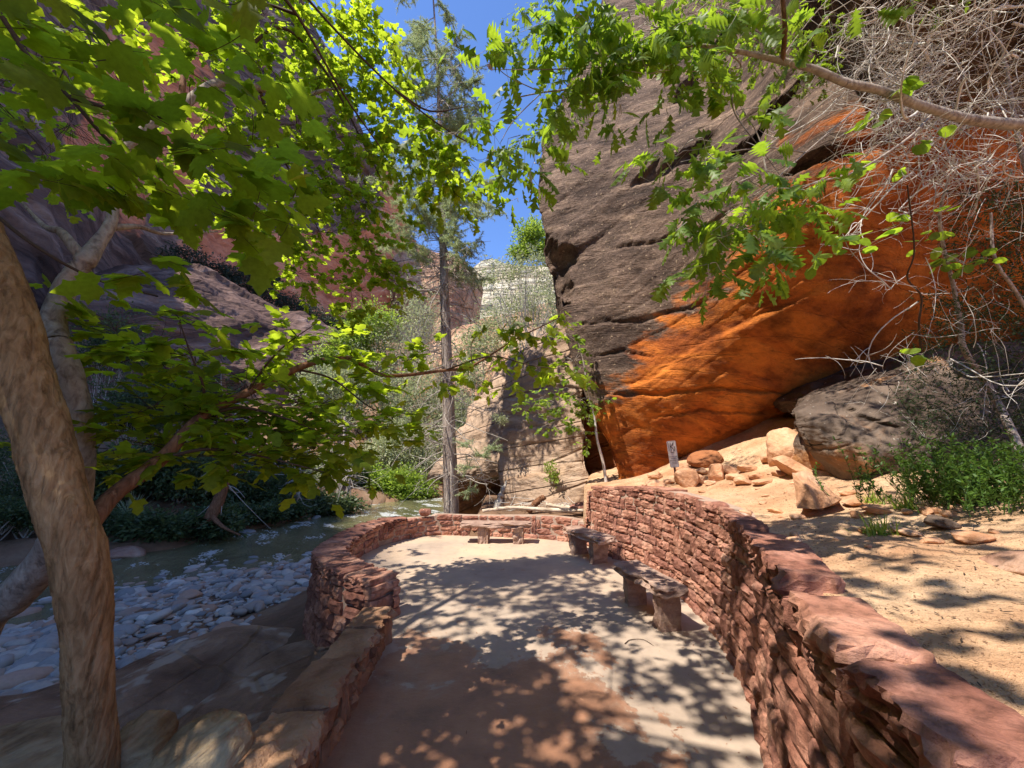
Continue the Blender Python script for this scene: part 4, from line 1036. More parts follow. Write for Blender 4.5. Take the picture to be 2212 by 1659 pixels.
slab_net([[(-260,1560,-.74),(-260,1640,-.66),(-260,1760,-.6)], [(-80,1520,-.78),(-80,1590,-.66),(-80,1700,-.6)], [(60,1500,-.78),(60,1560,-.66),(60,1680,-.58)], [(160,1470,-.78),(170,1540,-.66),(190,1660,-.58)], [(290,1450,-.82),(300,1520,-.7),(320,1640,-.62)]],
         'grey smooth slab left of the big tree trunk', M_slab, 73, .02)
slab_net([[(-260,1590,-.60),(-260,1700,-.46),(-260,1900,-.4)], [(-60,1578,-.60),(-60,1680,-.46),(-60,1850,-.4)], [(80,1556,-.60),(90,1650,-.46),(100,1800,-.4)], [(190,1540,-.62),(210,1640,-.48),(230,1760,-.44)]],
         'pale yellowish slab in the lower left corner', M_pale, 74, .015)
rock_at('boulder', 318, 1620, 2.15, 116, 130, .18, 81, M_pale, 'banded yellow brown boulder right of the big tree trunk', cat='boulder', sub=4, smooth=True, sharp=20, planes=14)
rock_at('boulder', 435, 1665, 2.0, 170, 170, .20, 84, M_pale, 'brown pointed boulder in the middle of the lower left foreground', cat='boulder', sub=4, smooth=True, sharp=20, planes=14, roll=.3)
rock_at('boulder', 570, 1672, 2.0, 120, 110, .14, 87, M_curb, 'yellowish block against the near end of the low ochre wall', cat='boulder', sub=3)
rock_at('boulder', 700, 1440, 3.2, 70, 120, .16, 88, M_slab, 'dark rounded rock tucked between the wet slab and the low wall', cat='boulder', sub=4, smooth=True, roll=.4)

# ------------------------------------------------------------------ cobbles
rr = R(90); cob = []
tries = rr.uniform(0, 1, (32000, 2)); Xc = -11+tries[:, 0]*9.2; Yc = 4.2+tries[:, 1]*7.6
zc_, _ = gheight(Xc, Yc, False)
dW, sW = pdist(Xc, Yc, catmull(waterline, 360)); sd = np.where(sW < 0, dW, -dW)
dn = fbm(np.stack([Xc*.5, Yc*.5, Xc*0+4], -1), 3)
ok = (sd > -1.1+rr.uniform(-.6, .9, len(Xc))) & (zc_ < -.86) & (dn+rr.uniform(-.6, .5, len(Xc)) > -.35)
Xc, Yc, zc_, sd = Xc[ok][:12000], Yc[ok][:12000], zc_[ok][:12000], sd[ok][:12000]
szs = np.exp(rr.normal(-3.28, .58, len(Xc))).clip(.016, .2)
szs = np.where((Xc < -5.4) & (Yc < 6.4), szs*1.5, szs)
CT = [rockshape(300+k, 1, 7, .02, 5) for k in range(8)]
CTm = []
for v_, f_ in CT:
    m_ = new_mesh('river_cobble', v_, f_, True); m_.materials.append(M_cob); CTm.append(m_)
u_, v_, f_ = proj(np.stack([Xc, Yc, zc_], -1))
app = np.where((u_ > 0) & (u_ < 850) & (v_ < 1659), szs/f_, 0); order = np.argsort(-app); mb = MB()
for k, ix in enumerate(order):
    s_ = szs[ix]; A = rotz(rr.uniform(0, 6.28))@rotx(rr.normal()*.25)@np.diag([s_*rr.uniform(1., 1.5), s_*rr.uniform(.7, 1), s_*rr.uniform(.4, .62)])
    pos = np.array([Xc[ix], Yc[ix], max(zc_[ix], -1.27)+s_*.22]); t = int(rr.integers(8))
    if k < 300:
        o = bpy.data.objects.new('river_cobble', CTm[t]); col.objects.link(o)
        M = np.eye(4); M[:3, :3] = A; M[:3, 3] = pos; o.matrix_world = Matrix(M.tolist())
        tag(o, 'smooth pale river cobble on the gravel bar beside the water', 'cobble', 'cobbles of the gravel bar')
    else: mb.add(CT[t][0]@A.T+pos, CT[t][1])
V, F = mb.get(); tag(obj('river_gravel', V, F, M_grav), 'mass of smaller grey cobbles covering the gravel bar', 'gravel', kind='stuff')
# rocks in and along the river
for k, (u_, v_, w_, h_, lb) in enumerate([
    (300, 1352, 50, 26, 'reddish boulder sitting in the river right of the big trunk'), (598, 1300, 34, 10, 'flat pale rock breaking the river surface in midstream'),
    (772, 1263, 18, 9, 'small white rock in the calm far water'), (345, 1310, 52, 26, 'grey green mossy rock on the far bank waterline'),
    (372, 1322, 28, 18, 'dark rounded rock beside the mossy waterline rock'), (430, 1300, 60, 24, 'pale tan flat rock on the far bank under the dark trunk'),
    (505, 1276, 44, 34, 'pinkish angular rock on the far bank'), (548, 1283, 36, 10, 'thin slab at the waterline right of the pinkish rock'),
    (590, 1280, 30, 10, 'dark low rock at the waterline'), (655, 1270, 42, 22, 'brown rock against the eroded bank'), (690, 1268, 24, 12, 'small pale rock at the bank foot')]):
    u2, v2 = u_, v_-0
    v2 = {0: 1200, 1: 1150, 2: 1118, 3: 1170, 4: 1178, 5: 1160, 6: 1140, 7: 1144, 8: 1138, 9: 1124, 10: 1120}[k]
    u2 = {0: 268, 1: 528, 2: 684, 3: 300, 4: 330, 5: 380, 6: 440, 7: 492, 8: 545, 9: 610, 10: 655}[k]
    p = PZ(u2, v2, -1.18); t = np.linalg.norm(p-np.array([0, 0, EYE]))
    rock('rock', p, (w_*.9/2/FP*t, w_*.7/2/FP*t, h_*.9/2/FP*t), 120+k, M_bank if k not in (1, 2) else M_cob, lb, sub=3, smooth=True, group='rocks along the river')

# ------------------------------------------------------------------ foliage
def maple_tmpl(hi=True):
    if hi:
        o = [(0, 0), (.10, -.06), (.30, -.10), (.36, .02), (.50, .10), (.44, .20), (.58, .38), (.42, .40), (.40, .50), (.24, .44), (.26, .62), (.36, .74), (.20, .78), (.12, .92), (0, 1.08)]
    else:
        o = [(0, 0), (.30, -.08), (.34, .06), (.54, .34), (.26, .42), (.32, .72), (0, 1.05)]
    r_ = np.array(o); l_ = r_[1:-1][::-1]*np.array([-1, 1]); P_ = np.vstack([r_, l_])
    P_ = np.vstack([P_, [0, .34]]); n = len(P_)-1
    V = np.column_stack([P_, -.28*np.abs(P_[:, 0])**1.3-.16*(P_[:, 1]-.3)**2]); V[-1, 2] = .02
    return V, np.array([(n, i, (i+1) % n) for i in range(n)])
def oak_tmpl(hi=True):
    if hi: ys = [0, .10, .17, .26, .34, .44, .52, .62, .70, .82, .92, 1.0]; wd = [.015, .05, .20, .07, .30, .10, .40, .14, .40, .17, .24, .03]; up = [0, 0, .06, 0, .10, 0, .13, 0, .13, 0, .07, .02]
    else: ys = [0, .17, .28, .42, .54, .70, .82, 1.0]; wd = [.02, .15, .05, .28, .08, .34, .13, .06]; up = [0, .05, 0, .1, 0, .12, 0, 0]
    V = []; 
    for y, w_, u_ in zip(ys, wd, up):
        z = -.10*(y-.4)**2*2
        V += [(-w_, y+u_, z-.25*w_), (0, y, z+.02), (w_, y+u_, z-.25*w_)]
    F = []
    for i in range(len(ys)-1):
        a = 3*i; F += [(a, a+1, a+4), (a, a+4, a+3), (a+1, a+2, a+5), (a+1, a+5, a+4)]
    return np.array(V, float), np.array(F)
def oval_tmpl():
    V = np.array([(0, 0, 0), (.22, .35, -.04), (.16, .72, -.04), (0, 1, -.03), (-.16, .72, -.04), (-.22, .35, -.04)]); return V, np.array([(0, 1, 2), (0, 2, 3), (0, 3, 4), (0, 4, 5)])
def sliver_tmpl(w_=.09):
    return np.array([(-w_/2, 0, 0), (w_/2, 0, 0), (0, 1, 0)], float), np.array([(0, 1, 2)])
MAPH, MAPL, OAKH, OAKL, OVAL, SLIV = maple_tmpl(), maple_tmpl(False), oak_tmpl(), oak_tmpl(False), oval_tmpl(), sliver_tmpl()
ROUND = (np.array([(0, 0, 0), (.34, .12, -.05), (.42, .5, -.06), (.22, .88, -.05), (0, .98, -.04), (-.22, .88, -.05), (-.42, .5, -.06), (-.34, .12, -.05)]), np.array([(0, i, i+1) for i in range(1, 7)]))
def norm(a): return a/(np.linalg.norm(a, axis=-1, keepdims=True)+1e-9)
class Leaves:
    def __init__(s): s.p = []; s.y = []; s.n = []; s.s = []
    def add(s, p, y, n, z): s.p.append(p); s.y.append(y); s.n.append(n); s.s.append(z)
    def get(s):
        p, y, n, z = [np.concatenate(a) for a in (s.p, s.y, s.n, s.s)]
        y = norm(y); n = norm(n-(n*y).sum(1)[:, None]*y); x = np.cross(y, n); return p, x, y, n, z
def leafmesh(T, p, x, y, n, z):
    V0, F0 = T
    V = p[:, None]+z[:, None, None]*(V0[None, :, 0, None]*x[:, None]+V0[None, :, 1, None]*y[:, None]+V0[None, :, 2, None]*n[:, None])
    F = F0[None]+np.arange(len(p))[:, None, None]*len(V0)
    return V.reshape(-1, 3), F.reshape(-1, F0.shape[1])
def finish_leaves(root, L, T, Tlow, mat, mat_o, limit=300, name='leaf', stuff='foliage', minpx=7):
    p, x, y, n, z = L.get(); u_, v_, f_ = proj(p)
    app = np.where((u_ > -60) & (u_ < 2272) & (v_ > -60) & (v_ < 1720) & (f_ > .25), z/f_*FP, 0)
    order = np.argsort(-app); k = int(min(limit, (app > minpx).sum()))
    me = new_mesh(name, T[0], T[1], True); me.materials.append(mat_o); off = np.array(root.location)
    for ix in order[:k]:
        o = bpy.data.objects.new(name, me); col.objects.link(o); o.parent = root
        o.matrix_basis = Matrix(mbasis(x[ix]*z[ix], y[ix]*z[ix], n[ix]*z[ix], p[ix]-off).tolist())
    rest = order[k:]
    if len(rest):
        V, F = leafmesh(Tlow, p[rest], x[rest], y[rest], n[rest], z[rest])
        o = obj(stuff, V, F, mat, root, True); o['kind'] = 'stuff'
def sprigs(L, mb, c, rad, ns, nl, size, rng, slen=(.22, .4), droop=.25, twr=.0016, up=(0, 0, 1), tilt=.55, origin=None, conn=True, layered=0, hang=.0):
    """ns leafy twigs inside an ellipsoid c/rad (world), each with nl leaves"""
    c = np.asarray(c, float); rad = np.asarray(rad, float); up = np.asarray(up, float)
    for k in range(ns):
        d = norm(rng.normal(size=3))*rng.uniform(.15, 1)**.5
        a = c+d*rad
        if layered: a[2] = c[2]+round(d[2]*layered)/layered*rad[2]+rng.normal()*.03*rad[2]
        dr = norm(d*np.array([1, 1, .4])+rng.normal(size=3)*np.array([.6, .6, .3])); dr[2] -= droop; dr = norm(dr)
        ln = rng.uniform(*slen); b = a+dr*ln+np.array([0, 0, -droop*.3*ln])
        P_ = bezpath(a, b, rng, 5, .08)
        if twr:
            v_, f_ = tube(P_, np.linspace(twr, twr*.5, 5), 3); mb.add(v_, f_)
            if conn and rng.random() < .8:
                o_ = c+(a-c)*rng.uniform(.0, .35) if origin is None else np.asarray(origin)+rng.normal(size=3)*.02
                v_, f_ = tube(bezpath(o_, a, rng, 6, .15), np.linspace(twr*1.8, twr, 6), 3); mb.add(v_, f_)
        m = max(2, int(nl*rng.uniform(.7, 1.3))); t = np.sort(rng.uniform(.1, 1, m)); t[-1] = 1
        i = np.clip((t*4).astype(int), 0, 3); f = (t*4-i)[:, None]; pp = P_[i]*(1-f)+P_[i+1]*f
        side = norm(np.cross(dr, up+1e-3)); sg = np.where(np.arange(m) % 2, 1, -1)[:, None]
        y = dr[None]*.6+side[None]*sg*(1.1-.9*t[:, None])+rng.normal(size=(m, 3))*.3; y[:, 2] -= droop*.8+hang
        nn = up[None]+rng.normal(size=(m, 3))*tilt
        L.add(pp+norm(y)*size*.18, y, nn, size*rng.uniform(.65, 1.15, m))
def sprigs_uv(L, mb, lst, size, rng, nl=6, **k):
    """lst: (u, v, depth t, ru px, rv px, ns)"""
    for u_, v_, t, ru, rv, ns in lst:
        c = PT(u_, v_, t); px = t/FP
        sprigs(L, mb, c, (ru*px, max(.12, (ru+rv)*.5*px*.7), rv*px), int(ns), nl, size, rng, **k)
def limb(name, root, pts, radii, mat, k=10, n=40, seed=0, bumpy=.06, freq=7):
    P_ = catmull(np.array(pts, float), n); r_ = np.interp(np.linspace(0, 1, n), np.linspace(0, 1, len(radii)), radii)
    V, F = tube(P_, r_, k); q = V-np.repeat(P_, k, 0)
    V = V+norm(q)*(bumpy*np.repeat(r_, k)*fbm(V*freq+seed, 4))[:, None]
    return obj(name, V, F, mat, root), P_
def L3(lst): return [PT(*q) for q in lst]

# --- big maple, left foreground
rg = R(1001); tb_ = PT(205, 1900, 1.78); tb_[2] = -.55
root = empty('maple_tree', tb_, 'big maple with thick rough brown trunk standing at the left edge in the foreground', 'tree')
tp = [tb_, PT(208, 1800, 1.75), PT(200, 1640, 1.7), PT(193, 1500, 1.68), PT(186, 1350, 1.66), PT(170, 1200, 1.66), PT(135, 1090, 1.66), PT(100, 960, 1.68), PT(55, 820, 1.70), PT(25, 700, 1.72), PT(-10, 590, 1.74), PT(-60, 470, 1.76), PT(-140, 300, 1.8), PT(-260, 60, 1.9), PT(-380, -260, 2.0)]
V, F = None, None
P_ = catmull(np.array(tp), 460); r_ = np.interp(np.linspace(0, 1, 460), np.linspace(0, 1, len(tp)), [.110, .098, .086, .080, .081, .090, .089, .090, .090, .087, .083, .080, .076, .07, .06])
V, F = tube(P_, r_, 120); q = norm(V-np.repeat(P_, 120, 0)); 
wv_ = V+.02*np.stack([perlin(V*9), perlin(V*9+5), perlin(V*9+11)], -1)
d_ = .006*fbm(V*4.0, 4)+.006*(.35-np.abs(perlin(wv_*np.array([26, 26, 8]))))+.004*(.3-np.abs(perlin(wv_*np.array([60, 60, 16])+3)))+.002*fbm(V*90, 2)
for kc, kr, ka in ((PT(240, 1285, 1.60), .09, .028), (PT(175, 1085, 1.60), .07, .028), (PT(165, 960, 1.62), .06, .02)):
    d_ += ka*np.exp(-((V-kc)**2).sum(1)/kr**2)
obj('trunk', V+q*d_[:, None], F, M_bark, root)
Lv = Leaves(); mb = MB()
br, bp = limb('branch', root, L3([(190, 1135, 1.72), (250, 1065, 1.85), (350, 990, 2.05), (430, 905, 2.2), (530, 850, 2.4), (640, 797, 2.6), (700, 778, 2.72), (760, 775, 2.85), (800, 800, 2.95), (850, 812, 3.05), (960, 800, 3.3), (1020, 790, 3.45), (1110, 735, 3.7), (1180, 700, 3.85), (1235, 672, 4.0)]), [.040, .036, .034, .030, .026, .022, .020, .018, .018, .015, .013, .011, .008, .006, .003], M_barkr, 12, 90, 3)
for a, lst, r0 in (((430, 905, 2.2), [(520, 880, 2.3), (620, 905, 2.4), (680, 930, 2.5)], .012), ((350, 990, 2.05), [(450, 970, 2.1), (560, 985, 2.15), (700, 1020, 2.25)], .012),
                   ((430, 905, 2.2), [(440, 840, 2.15), (410, 760, 2.1), (390, 700, 2.1)], .009), ((960, 800, 3.3), [(1060, 770, 3.4), (1150, 790, 3.4), (1240, 800, 3.5)], .008),
                   ((640, 797, 2.6), [(720, 820, 2.7), (800, 880, 2.8), (860, 900, 2.9)], .009), ((530, 850, 2.4), [(600, 760, 2.4), (680, 700, 2.5)], .008), ((1020, 790, 3.45), [(1020, 740, 3.5), (1060, 700, 3.5)], .006)):
    limb('branch', root, L3([a]+lst), [r0, r0*.3], M_twig, 6, 18, int(a[0]))
px = 1
sprigs_uv(Lv, mb, [(300, 770, 2.3, 120, 55, 13), (420, 770, 2.3, 130, 60, 18), (530, 830, 2.4, 120, 60, 20), (330, 880, 2.2, 120, 45, 14), (440, 900, 2.3, 130, 50, 20), (560, 900, 2.4, 130, 55, 22), (680, 880, 2.6, 120, 60, 22),
    (330, 960, 2.1, 110, 35, 12), (500, 985, 2.2, 140, 40, 18), (660, 960, 2.4, 120, 45, 20), (770, 930, 2.8, 110, 45, 18), (850, 900, 3.0, 60, 40, 8), (620, 760, 2.6, 70, 35, 7), (700, 740, 2.8, 60, 35, 8), (780, 820, 2.8, 70, 40, 9), (240, 970, 2.2, 60, 30, 6),
    (700, 1010, 2.5, 60, 30, 6), (250, 720, 2.3, 60, 40, 4), (390, 690, 2.1, 80, 35, 6), (880, 780, 3.1, 60, 30, 6), (220, 1000, 2.3, 40, 20, 3)], .092, rg, 7, layered=3, droop=.12, tilt=.3, slen=(.15, .32))
sprigs_uv(Lv, mb, [(1060, 790, 3.5, 50, 45, 6), (1110, 740, 3.7, 55, 50, 9), (1160, 700, 3.85, 55, 30, 6), (1220, 680, 4.0, 25, 14, 3), (1180, 780, 3.6, 50, 25, 4), (1235, 800, 3.5, 22, 45, 4), (1020, 760, 3.5, 40, 30, 4), (980, 830, 3.4, 40, 20, 3), (1100, 835, 3.6, 30, 15, 2), (910, 760, 3.3, 40, 35, 4), (1075, 700, 3.6, 40, 20, 4)], .095, rg, 5, droop=.5, tilt=.6, slen=(.1, .25))
# near, large, deep green leaves of the upper left
sprigs_uv(Lv, mb, [(130, 100, 1.25, 60, 40, 2), (250, 120, 1.25, 90, 50, 3), (380, 110, 1.3, 80, 60, 3), (480, 60, 1.3, 80, 60, 4), (560, 120, 1.35, 70, 80, 4), (420, 210, 1.3, 60, 40, 2), (300, 270, 1.35, 80, 40, 3), (300, 330, 1.4, 90, 50, 4),
    (430, 330, 1.35, 90, 60, 5), (540, 370, 1.4, 80, 60, 5), (600, 440, 1.45, 50, 40, 2), (110, 380, 1.4, 70, 35, 3), (200, 400, 1.4, 60, 40, 2), (330, 420, 1.4, 80, 40, 4), (450, 450, 1.4, 80, 40, 4), (540, 500, 1.5, 60, 35, 2), (310, 560, 1.5, 60, 60, 3), (420, 590, 1.5, 50, 25, 1), (120, 20, 1.3, 60, 30, 1), (60, 390, 1.5, 40, 25, 1), (340, 20, 1.35, 70, 40, 2)],
    .112, rg, 4, droop=.25, tilt=.42, slen=(.12, .22), conn=False)
for lst in ([(-60, -60, 1.4), (20, 60, 1.4), (60, 120, 1.4), (150, 210, 1.4), (230, 300, 1.45), (330, 390, 1.5), (410, 470, 1.55)], [(150, 210, 1.4), (260, 240, 1.45), (390, 260, 1.5)],
            [(-80, 400, 1.7), (60, 520, 1.7), (200, 600, 1.75), (340, 640, 1.7)], [(560, -60, 1.9), (640, 30, 2), (740, 200, 2.2), (830, 330, 2.5)], [(640, 30, 2.), (560, 10, 2.0), (480, 60, 1.8)], [(400, 470, 1.55), (470, 440, 1.5), (560, 400, 1.5)], [(600, -80, 2.6), (720, 60, 2.7), (860, 200, 3.0), (980, 290, 3.3), (1060, 330, 3.6)], [(860, 200, 3.), (930, 240, 3.2), (1010, 230, 3.4)]):
    limb('branch', root, L3(lst), [.010, .004], M_twig, 6, 30, lst[0][0], .05)
# crown over and behind the viewer, unseen clusters placed to shade the near terrace
for c, rd, n_ in (((-1.9, .55, 3.95), (.75, .5, .25), 22), ((-2.6, .9, 3.9), (.6, .5, .25), 14), ((-2.3, -.1, 4.3), (.8, .6, .3), 26), ((-2.6, .5, 5.4), (.8, .7, .3), 24), ((-1.9, 1.0, 5.6), (.8, .6, .3), 22), ((-3.1, 1.2, 5.6), (.8, .7, .3), 20), ((-2.0, -.6, 6.2), (.9, .8, .3), 20), ((-1.2, .3, 6.4), (.8, .7, .3), 12), ((-3.2, .5, 4.3), (.8, .7, .3), 28), ((-1.2, .1, 4.2), (.5, .4, .2), 12), ((-3.4, 1.5, 4.4), (.7, .6, .3), 24), ((-2.8, .2, 5.0), (1.5, 1.3, .8), 60), ((-1.7, -.9, 5.4), (1.3, 1.2, .8), 60), ((-3.6, 2.0, 5.2), (1.1, 1.1, .7), 45), ((-3.4, -1.6, 5.8), (1.6, 1.4, .8), 55), ((-1.0, -1.6, 4.8), (1.0, 1.0, .6), 30), ((-2.6, 1.0, 6.3), (1.4, 1.2, .7), 45), ((-4.6, .6, 5.6), (1.2, 1.4, .8), 40), ((-4.9, 3.0, 5.0), (1.0, 1.2, .8), 35), ((-6.0, 2.0, 6.0), (1.3, 1.5, .8), 35), ((-.4, .2, 5.6), (.9, .8, .5), 14)):
    sprigs(Lv, mb, c, rd, n_, 8, .12, rg, slen=(.25, .5), twr=.002)
    limb('branch', root, [tp[-1], (np.array(tp[-1])+np.array(c))/2+np.array([0, 0, .2]), c], [.05, .02, .01], M_bark, 6, 14, 5)
V, F = mb.get(); o = obj('twigs', V, F, M_twig, root); o['kind'] = 'stuff'
finish_leaves(root, Lv, MAPH, MAPL, M_maple, M_maple_o)

# --- second maple behind it: pale limbs, bright crown
rg = R(1002); tb_ = PT(-120, 1470, 2.35)
root = empty('maple_tree', (tb_[0]-.1, tb_[1], -.75), 'leaning maple with smooth pale limbs and bright backlit crown behind the big trunk', 'tree')
limb('trunk', root, [(tb_[0]-.1, tb_[1], -.75), PT(-60, 1385, 2.3), PT(30, 1290, 2.25), PT(95, 1215, 2.2), PT(150, 1110, 2.1), PT(168, 1000, 2.02), PT(166, 900, 1.98), PT(150, 820, 1.98), PT(125, 740, 2.02)], [.105, .10, .095, .085, .075, .065, .062, .058, .055], M_barkg, 18, 70, 2)
limb('branch', root, L3([(125, 740, 2.02), (116, 690, 2.08), (148, 610, 2.15), (185, 562, 2.2), (212, 525, 2.3), (240, 480, 2.4), (246, 420, 2.5), (240, 350, 2.7)]), [.054, .052, .05, .047, .036, .03, .024, .018], M_barkg, 14, 50, 4)
limb('branch', root, L3([(185, 562, 2.2), (160, 535, 2.2), (130, 500, 2.25), (95, 488, 2.3), (40, 430, 2.5)]), [.034, .028, .024, .014, .006], M_barkg, 10, 24, 5)
limb('branch', root, L3([(240, 492, 2.4), (300, 490, 2.6), (360, 505, 2.8), (470, 500, 3.2)]), [.020, .016, .012, .006], M_barkg, 9, 24, 6)
limb('branch', root, L3([(240, 350, 2.7), (320, 270, 3.1), (390, 230, 3.4), (470, 180, 3.8), (560, 190, 4.1), (650, 207, 4.4), (700, 195, 4.6), (760, 188, 4.8)]), [.024, .045, .04, .04, .038, .03, .018, .006], M_barkg, 10, 44, 7)
limb('branch', root, L3([(390, 230, 3.4), (395, 140, 3.6), (370, 60, 3.8), (380, -60, 4)]), [.03, .02, .016, .01], M_barkr, 8, 24, 8)
limb('branch', root, L3([(470, 180, 3.8), (600, 60, 4.2), (700, 150, 4.5), (780, 300, 4.8), (840, 420, 5)]), [.02, .016, .014, .01, .004], M_twig, 7, 34, 9)
limb('branch', root, L3([(560, 190, 4.1), (590, 290, 4.3), (640, 400, 4.6), (700, 520, 4.8)]), [.018, .014, .01, .004], M_twig, 7, 30, 9)
Lv = Leaves(); mb = MB()
sprigs_uv(Lv, mb, [(560, 50, 4.3, 90, 60, 22), (650, 50, 4.5, 90, 70, 31), (740, 60, 4.7, 90, 70, 37), (805, 90, 4.9, 50, 70, 21), (700, 170, 4.5, 100, 60, 36), (800, 190, 4.8, 70, 70, 33), (570, 190, 4.2, 70, 60, 19), (835, 250, 5.0, 30, 60, 10),
    (640, 270, 4.5, 100, 60, 34), (760, 290, 4.7, 80, 70, 38), (830, 340, 4.9, 50, 60, 19), (700, 390, 4.6, 90, 60, 34), (790, 430, 4.8, 60, 70, 33), (600, 380, 4.4, 60, 50, 13), (690, 500, 4.7, 100, 50, 33), (800, 540, 4.9, 60, 60, 28), (600, 520, 4.5, 70, 40, 15),
    (640, 590, 4.6, 60, 40, 13), (760, 630, 4.9, 70, 40, 21), (840, 600, 5.0, 50, 40, 12), (500, 120, 4.2, 60, 80, 13), (500, 240, 4.2, 50, 60, 9), (450, 380, 4.2, 60, 60, 7), (730, 690, 5, 50, 25, 6), (540, 460, 4.4, 60, 40, 10), (380, 60, 4, 60, 50, 7), (240, 30, 4, 60, 40, 4)],
    .084, rg, 9, slen=(.2, .38), droop=.2, tilt=.5)
# darker drooping sprays against the sky
sprigs_uv(Lv, mb, [(880, 330, 3.6, 50, 50, 14), (930, 300, 3.6, 50, 60, 14), (960, 370, 3.7, 60, 40, 14), (1010, 340, 3.8, 50, 40, 8), (880, 190, 3.4, 30, 30, 3), (900, 420, 3.7, 50, 20, 5), (1000, 430, 3.8, 40, 20, 4), (850, 120, 3.3, 30, 40, 4), (920, 240, 3.5, 40, 30, 5)],
    .080, rg, 8, slen=(.15, .3), droop=.4, tilt=.6)
# crown outside the frame, left and above, placed to dapple the terrace
for c, rd, n_ in (((-5.2, 3.6, 6.2), (1.3, 1.2, .8), 50), ((-4.2, 2.5, 7.2), (.9, .7, .4), 42), ((-3.2, 2.6, 7.4), (.9, .6, .4), 46), ((-2.4, 2.2, 7.2), (.9, .6, .4), 40), ((-3.5, 1.8, 7.0), (.9, .6, .4), 36), ((-2.6, 3.0, 7.0), (.9, .5, .3), 30), ((-6.6, 5.0, 6.5), (1.4, 1.4, .9), 50), ((-5.6, 6.4, 7.0), (1.4, 1.2, .8), 40), ((-2.0, 1.5, 6.8), (.9, .6, .4), 26), ((-7.8, 3.4, 7.), (1.4, 1.4, .8), 40)):
    sprigs(Lv, mb, c, rd, n_, 9, .085 if c[0] > -4.5 else .10, rg, slen=(.25, .5), twr=.002)
V, F = mb.get(); o = obj('twigs', V, F, M_twig, root); o['kind'] = 'stuff'
finish_leaves(root, Lv, MAPL, MAPL, M_maple, M_maple_o)

# --- oak reaching in from the right
rg = R(1003)
ob = np.array([3.0, 1.0, gz(3.0, 1.0)])
root = empty('oak_tree', ob, 'oak leaning in from the right with a long pale limb and lobed backlit leaves', 'tree')
e0 = PT(2300, 275, 2.6)
limb('trunk', root, [ob-np.array([0, 0, .2]), ob+np.array([.1, .2, 1.0]), ob+np.array([.2, .5, 2.2]), e0+np.array([.5, .1, .1])], [.10, .08, .06, .041], M_barkg, 14, 40, 2)
limb('limb', root, [e0+np.array([.5, .1, .1]), e0]+L3([(2120, 262, 2.5), (2000, 232, 2.45), (1900, 195, 2.4), (1830, 180, 2.4), (1760, 150, 2.4), (1700, 135, 2.4), (1630, 118, 2.4), (1560, 105, 2.4), (1510, 98, 2.42), (1480, 102, 2.45), (1430, 130, 2.5), (1330, 160, 2.6), (1240, 190, 2.65), (1170, 200, 2.7), (1120, 210, 2.7)]),
     [.042, .038, .030, .026, .024, .023, .021, .020, .015, .013, .010, .009, .008, .007, .006, .005, .004], M_barkg, 10, 110, 3)
def oakbr(lst, r0=.006, r1=.002, m=M_barkg): limb('branch', root, L3(lst), [r0, r1], m, 6, 26, lst[0][0], .05)
oakbr([(1690, 135, 2.4), (1695, 60, 2.3), (1685, -60, 2.2)], .014, .012, M_barkr)
oakbr([(1480, 102, 2.45), (1350, 140, 2.5), (1180, 150, 2.5), (1060, 150, 2.5)])
oakbr([(1170, 200, 2.7), (1090, 160, 2.6), (1050, 110, 2.6)], .004)
oakbr([(1170, 200, 2.7), (1110, 260, 2.7), (1080, 310, 2.7)], .004)
oakbr([(1570, 110, 2.42), (1600, 140, 2.5), (1575, 150, 2.5), (1400, 158, 2.4)])
oakbr([(1575, 150, 2.45), (1580, 200, 2.4), (1590, 250, 2.4), (1650, 330, 2.4), (1700, 400, 2.4)], .006)
oakbr([(2010, 250, 2.4), (1960, 300, 2.3), (1850, 370, 2.2), (1760, 395, 2.15), (1690, 430, 2.1)], .009)
oakbr([(1850, 235, 2.4), (1810, 270, 2.3), (1740, 330, 2.2), (1660, 400, 2.15), (1600, 440, 2.1)], .007)
oakbr([(1740, 330, 2.2), (1660, 320, 2.15), (1560, 330, 2.1), (1470, 350, 2.1)], .005)
oakbr([(1660, 400, 2.15), (1640, 300, 2.2), (1600, 230, 2.2)], .005)
oakbr([(1690, 430, 2.1), (1640, 480, 2.05), (1540, 520, 2.0)], .004)
Lv = Leaves(); mb = MB()
ok_ = dict(slen=(.10, .22), droop=.35, tilt=.6, twr=.0018, hang=.35)
sprigs_uv(Lv, mb, [(1240, 30, 2.4, 60, 35, 6), (1330, 50, 2.4, 70, 45, 9), (1430, 60, 2.4, 70, 50, 10), (1300, 120, 2.5, 70, 35, 6), (1400, 160, 2.4, 60, 40, 8), (1500, 170, 2.4, 50, 35, 5), (1230, 190, 2.6, 50, 40, 6), (1340, 215, 2.5, 50, 40, 5), (1440, 230, 2.4, 30, 40, 3), (1500, 30, 2.4, 60, 40, 6), (1560, 20, 2.3, 40, 40, 4), (1800, 25, 2.2, 40, 25, 4), (1180, 60, 2.5, 50, 40, 6), (1280, 60, 2.4, 70, 50, 8), (1380, 100, 2.5, 70, 50, 9), (1480, 110, 2.5, 60, 40, 7), (1220, 140, 2.6, 50, 40, 6), (1620, 30, 2.4, 40, 30, 4), (1390, 20, 2.4, 60, 30, 6)], .14, rg, 5, **ok_)
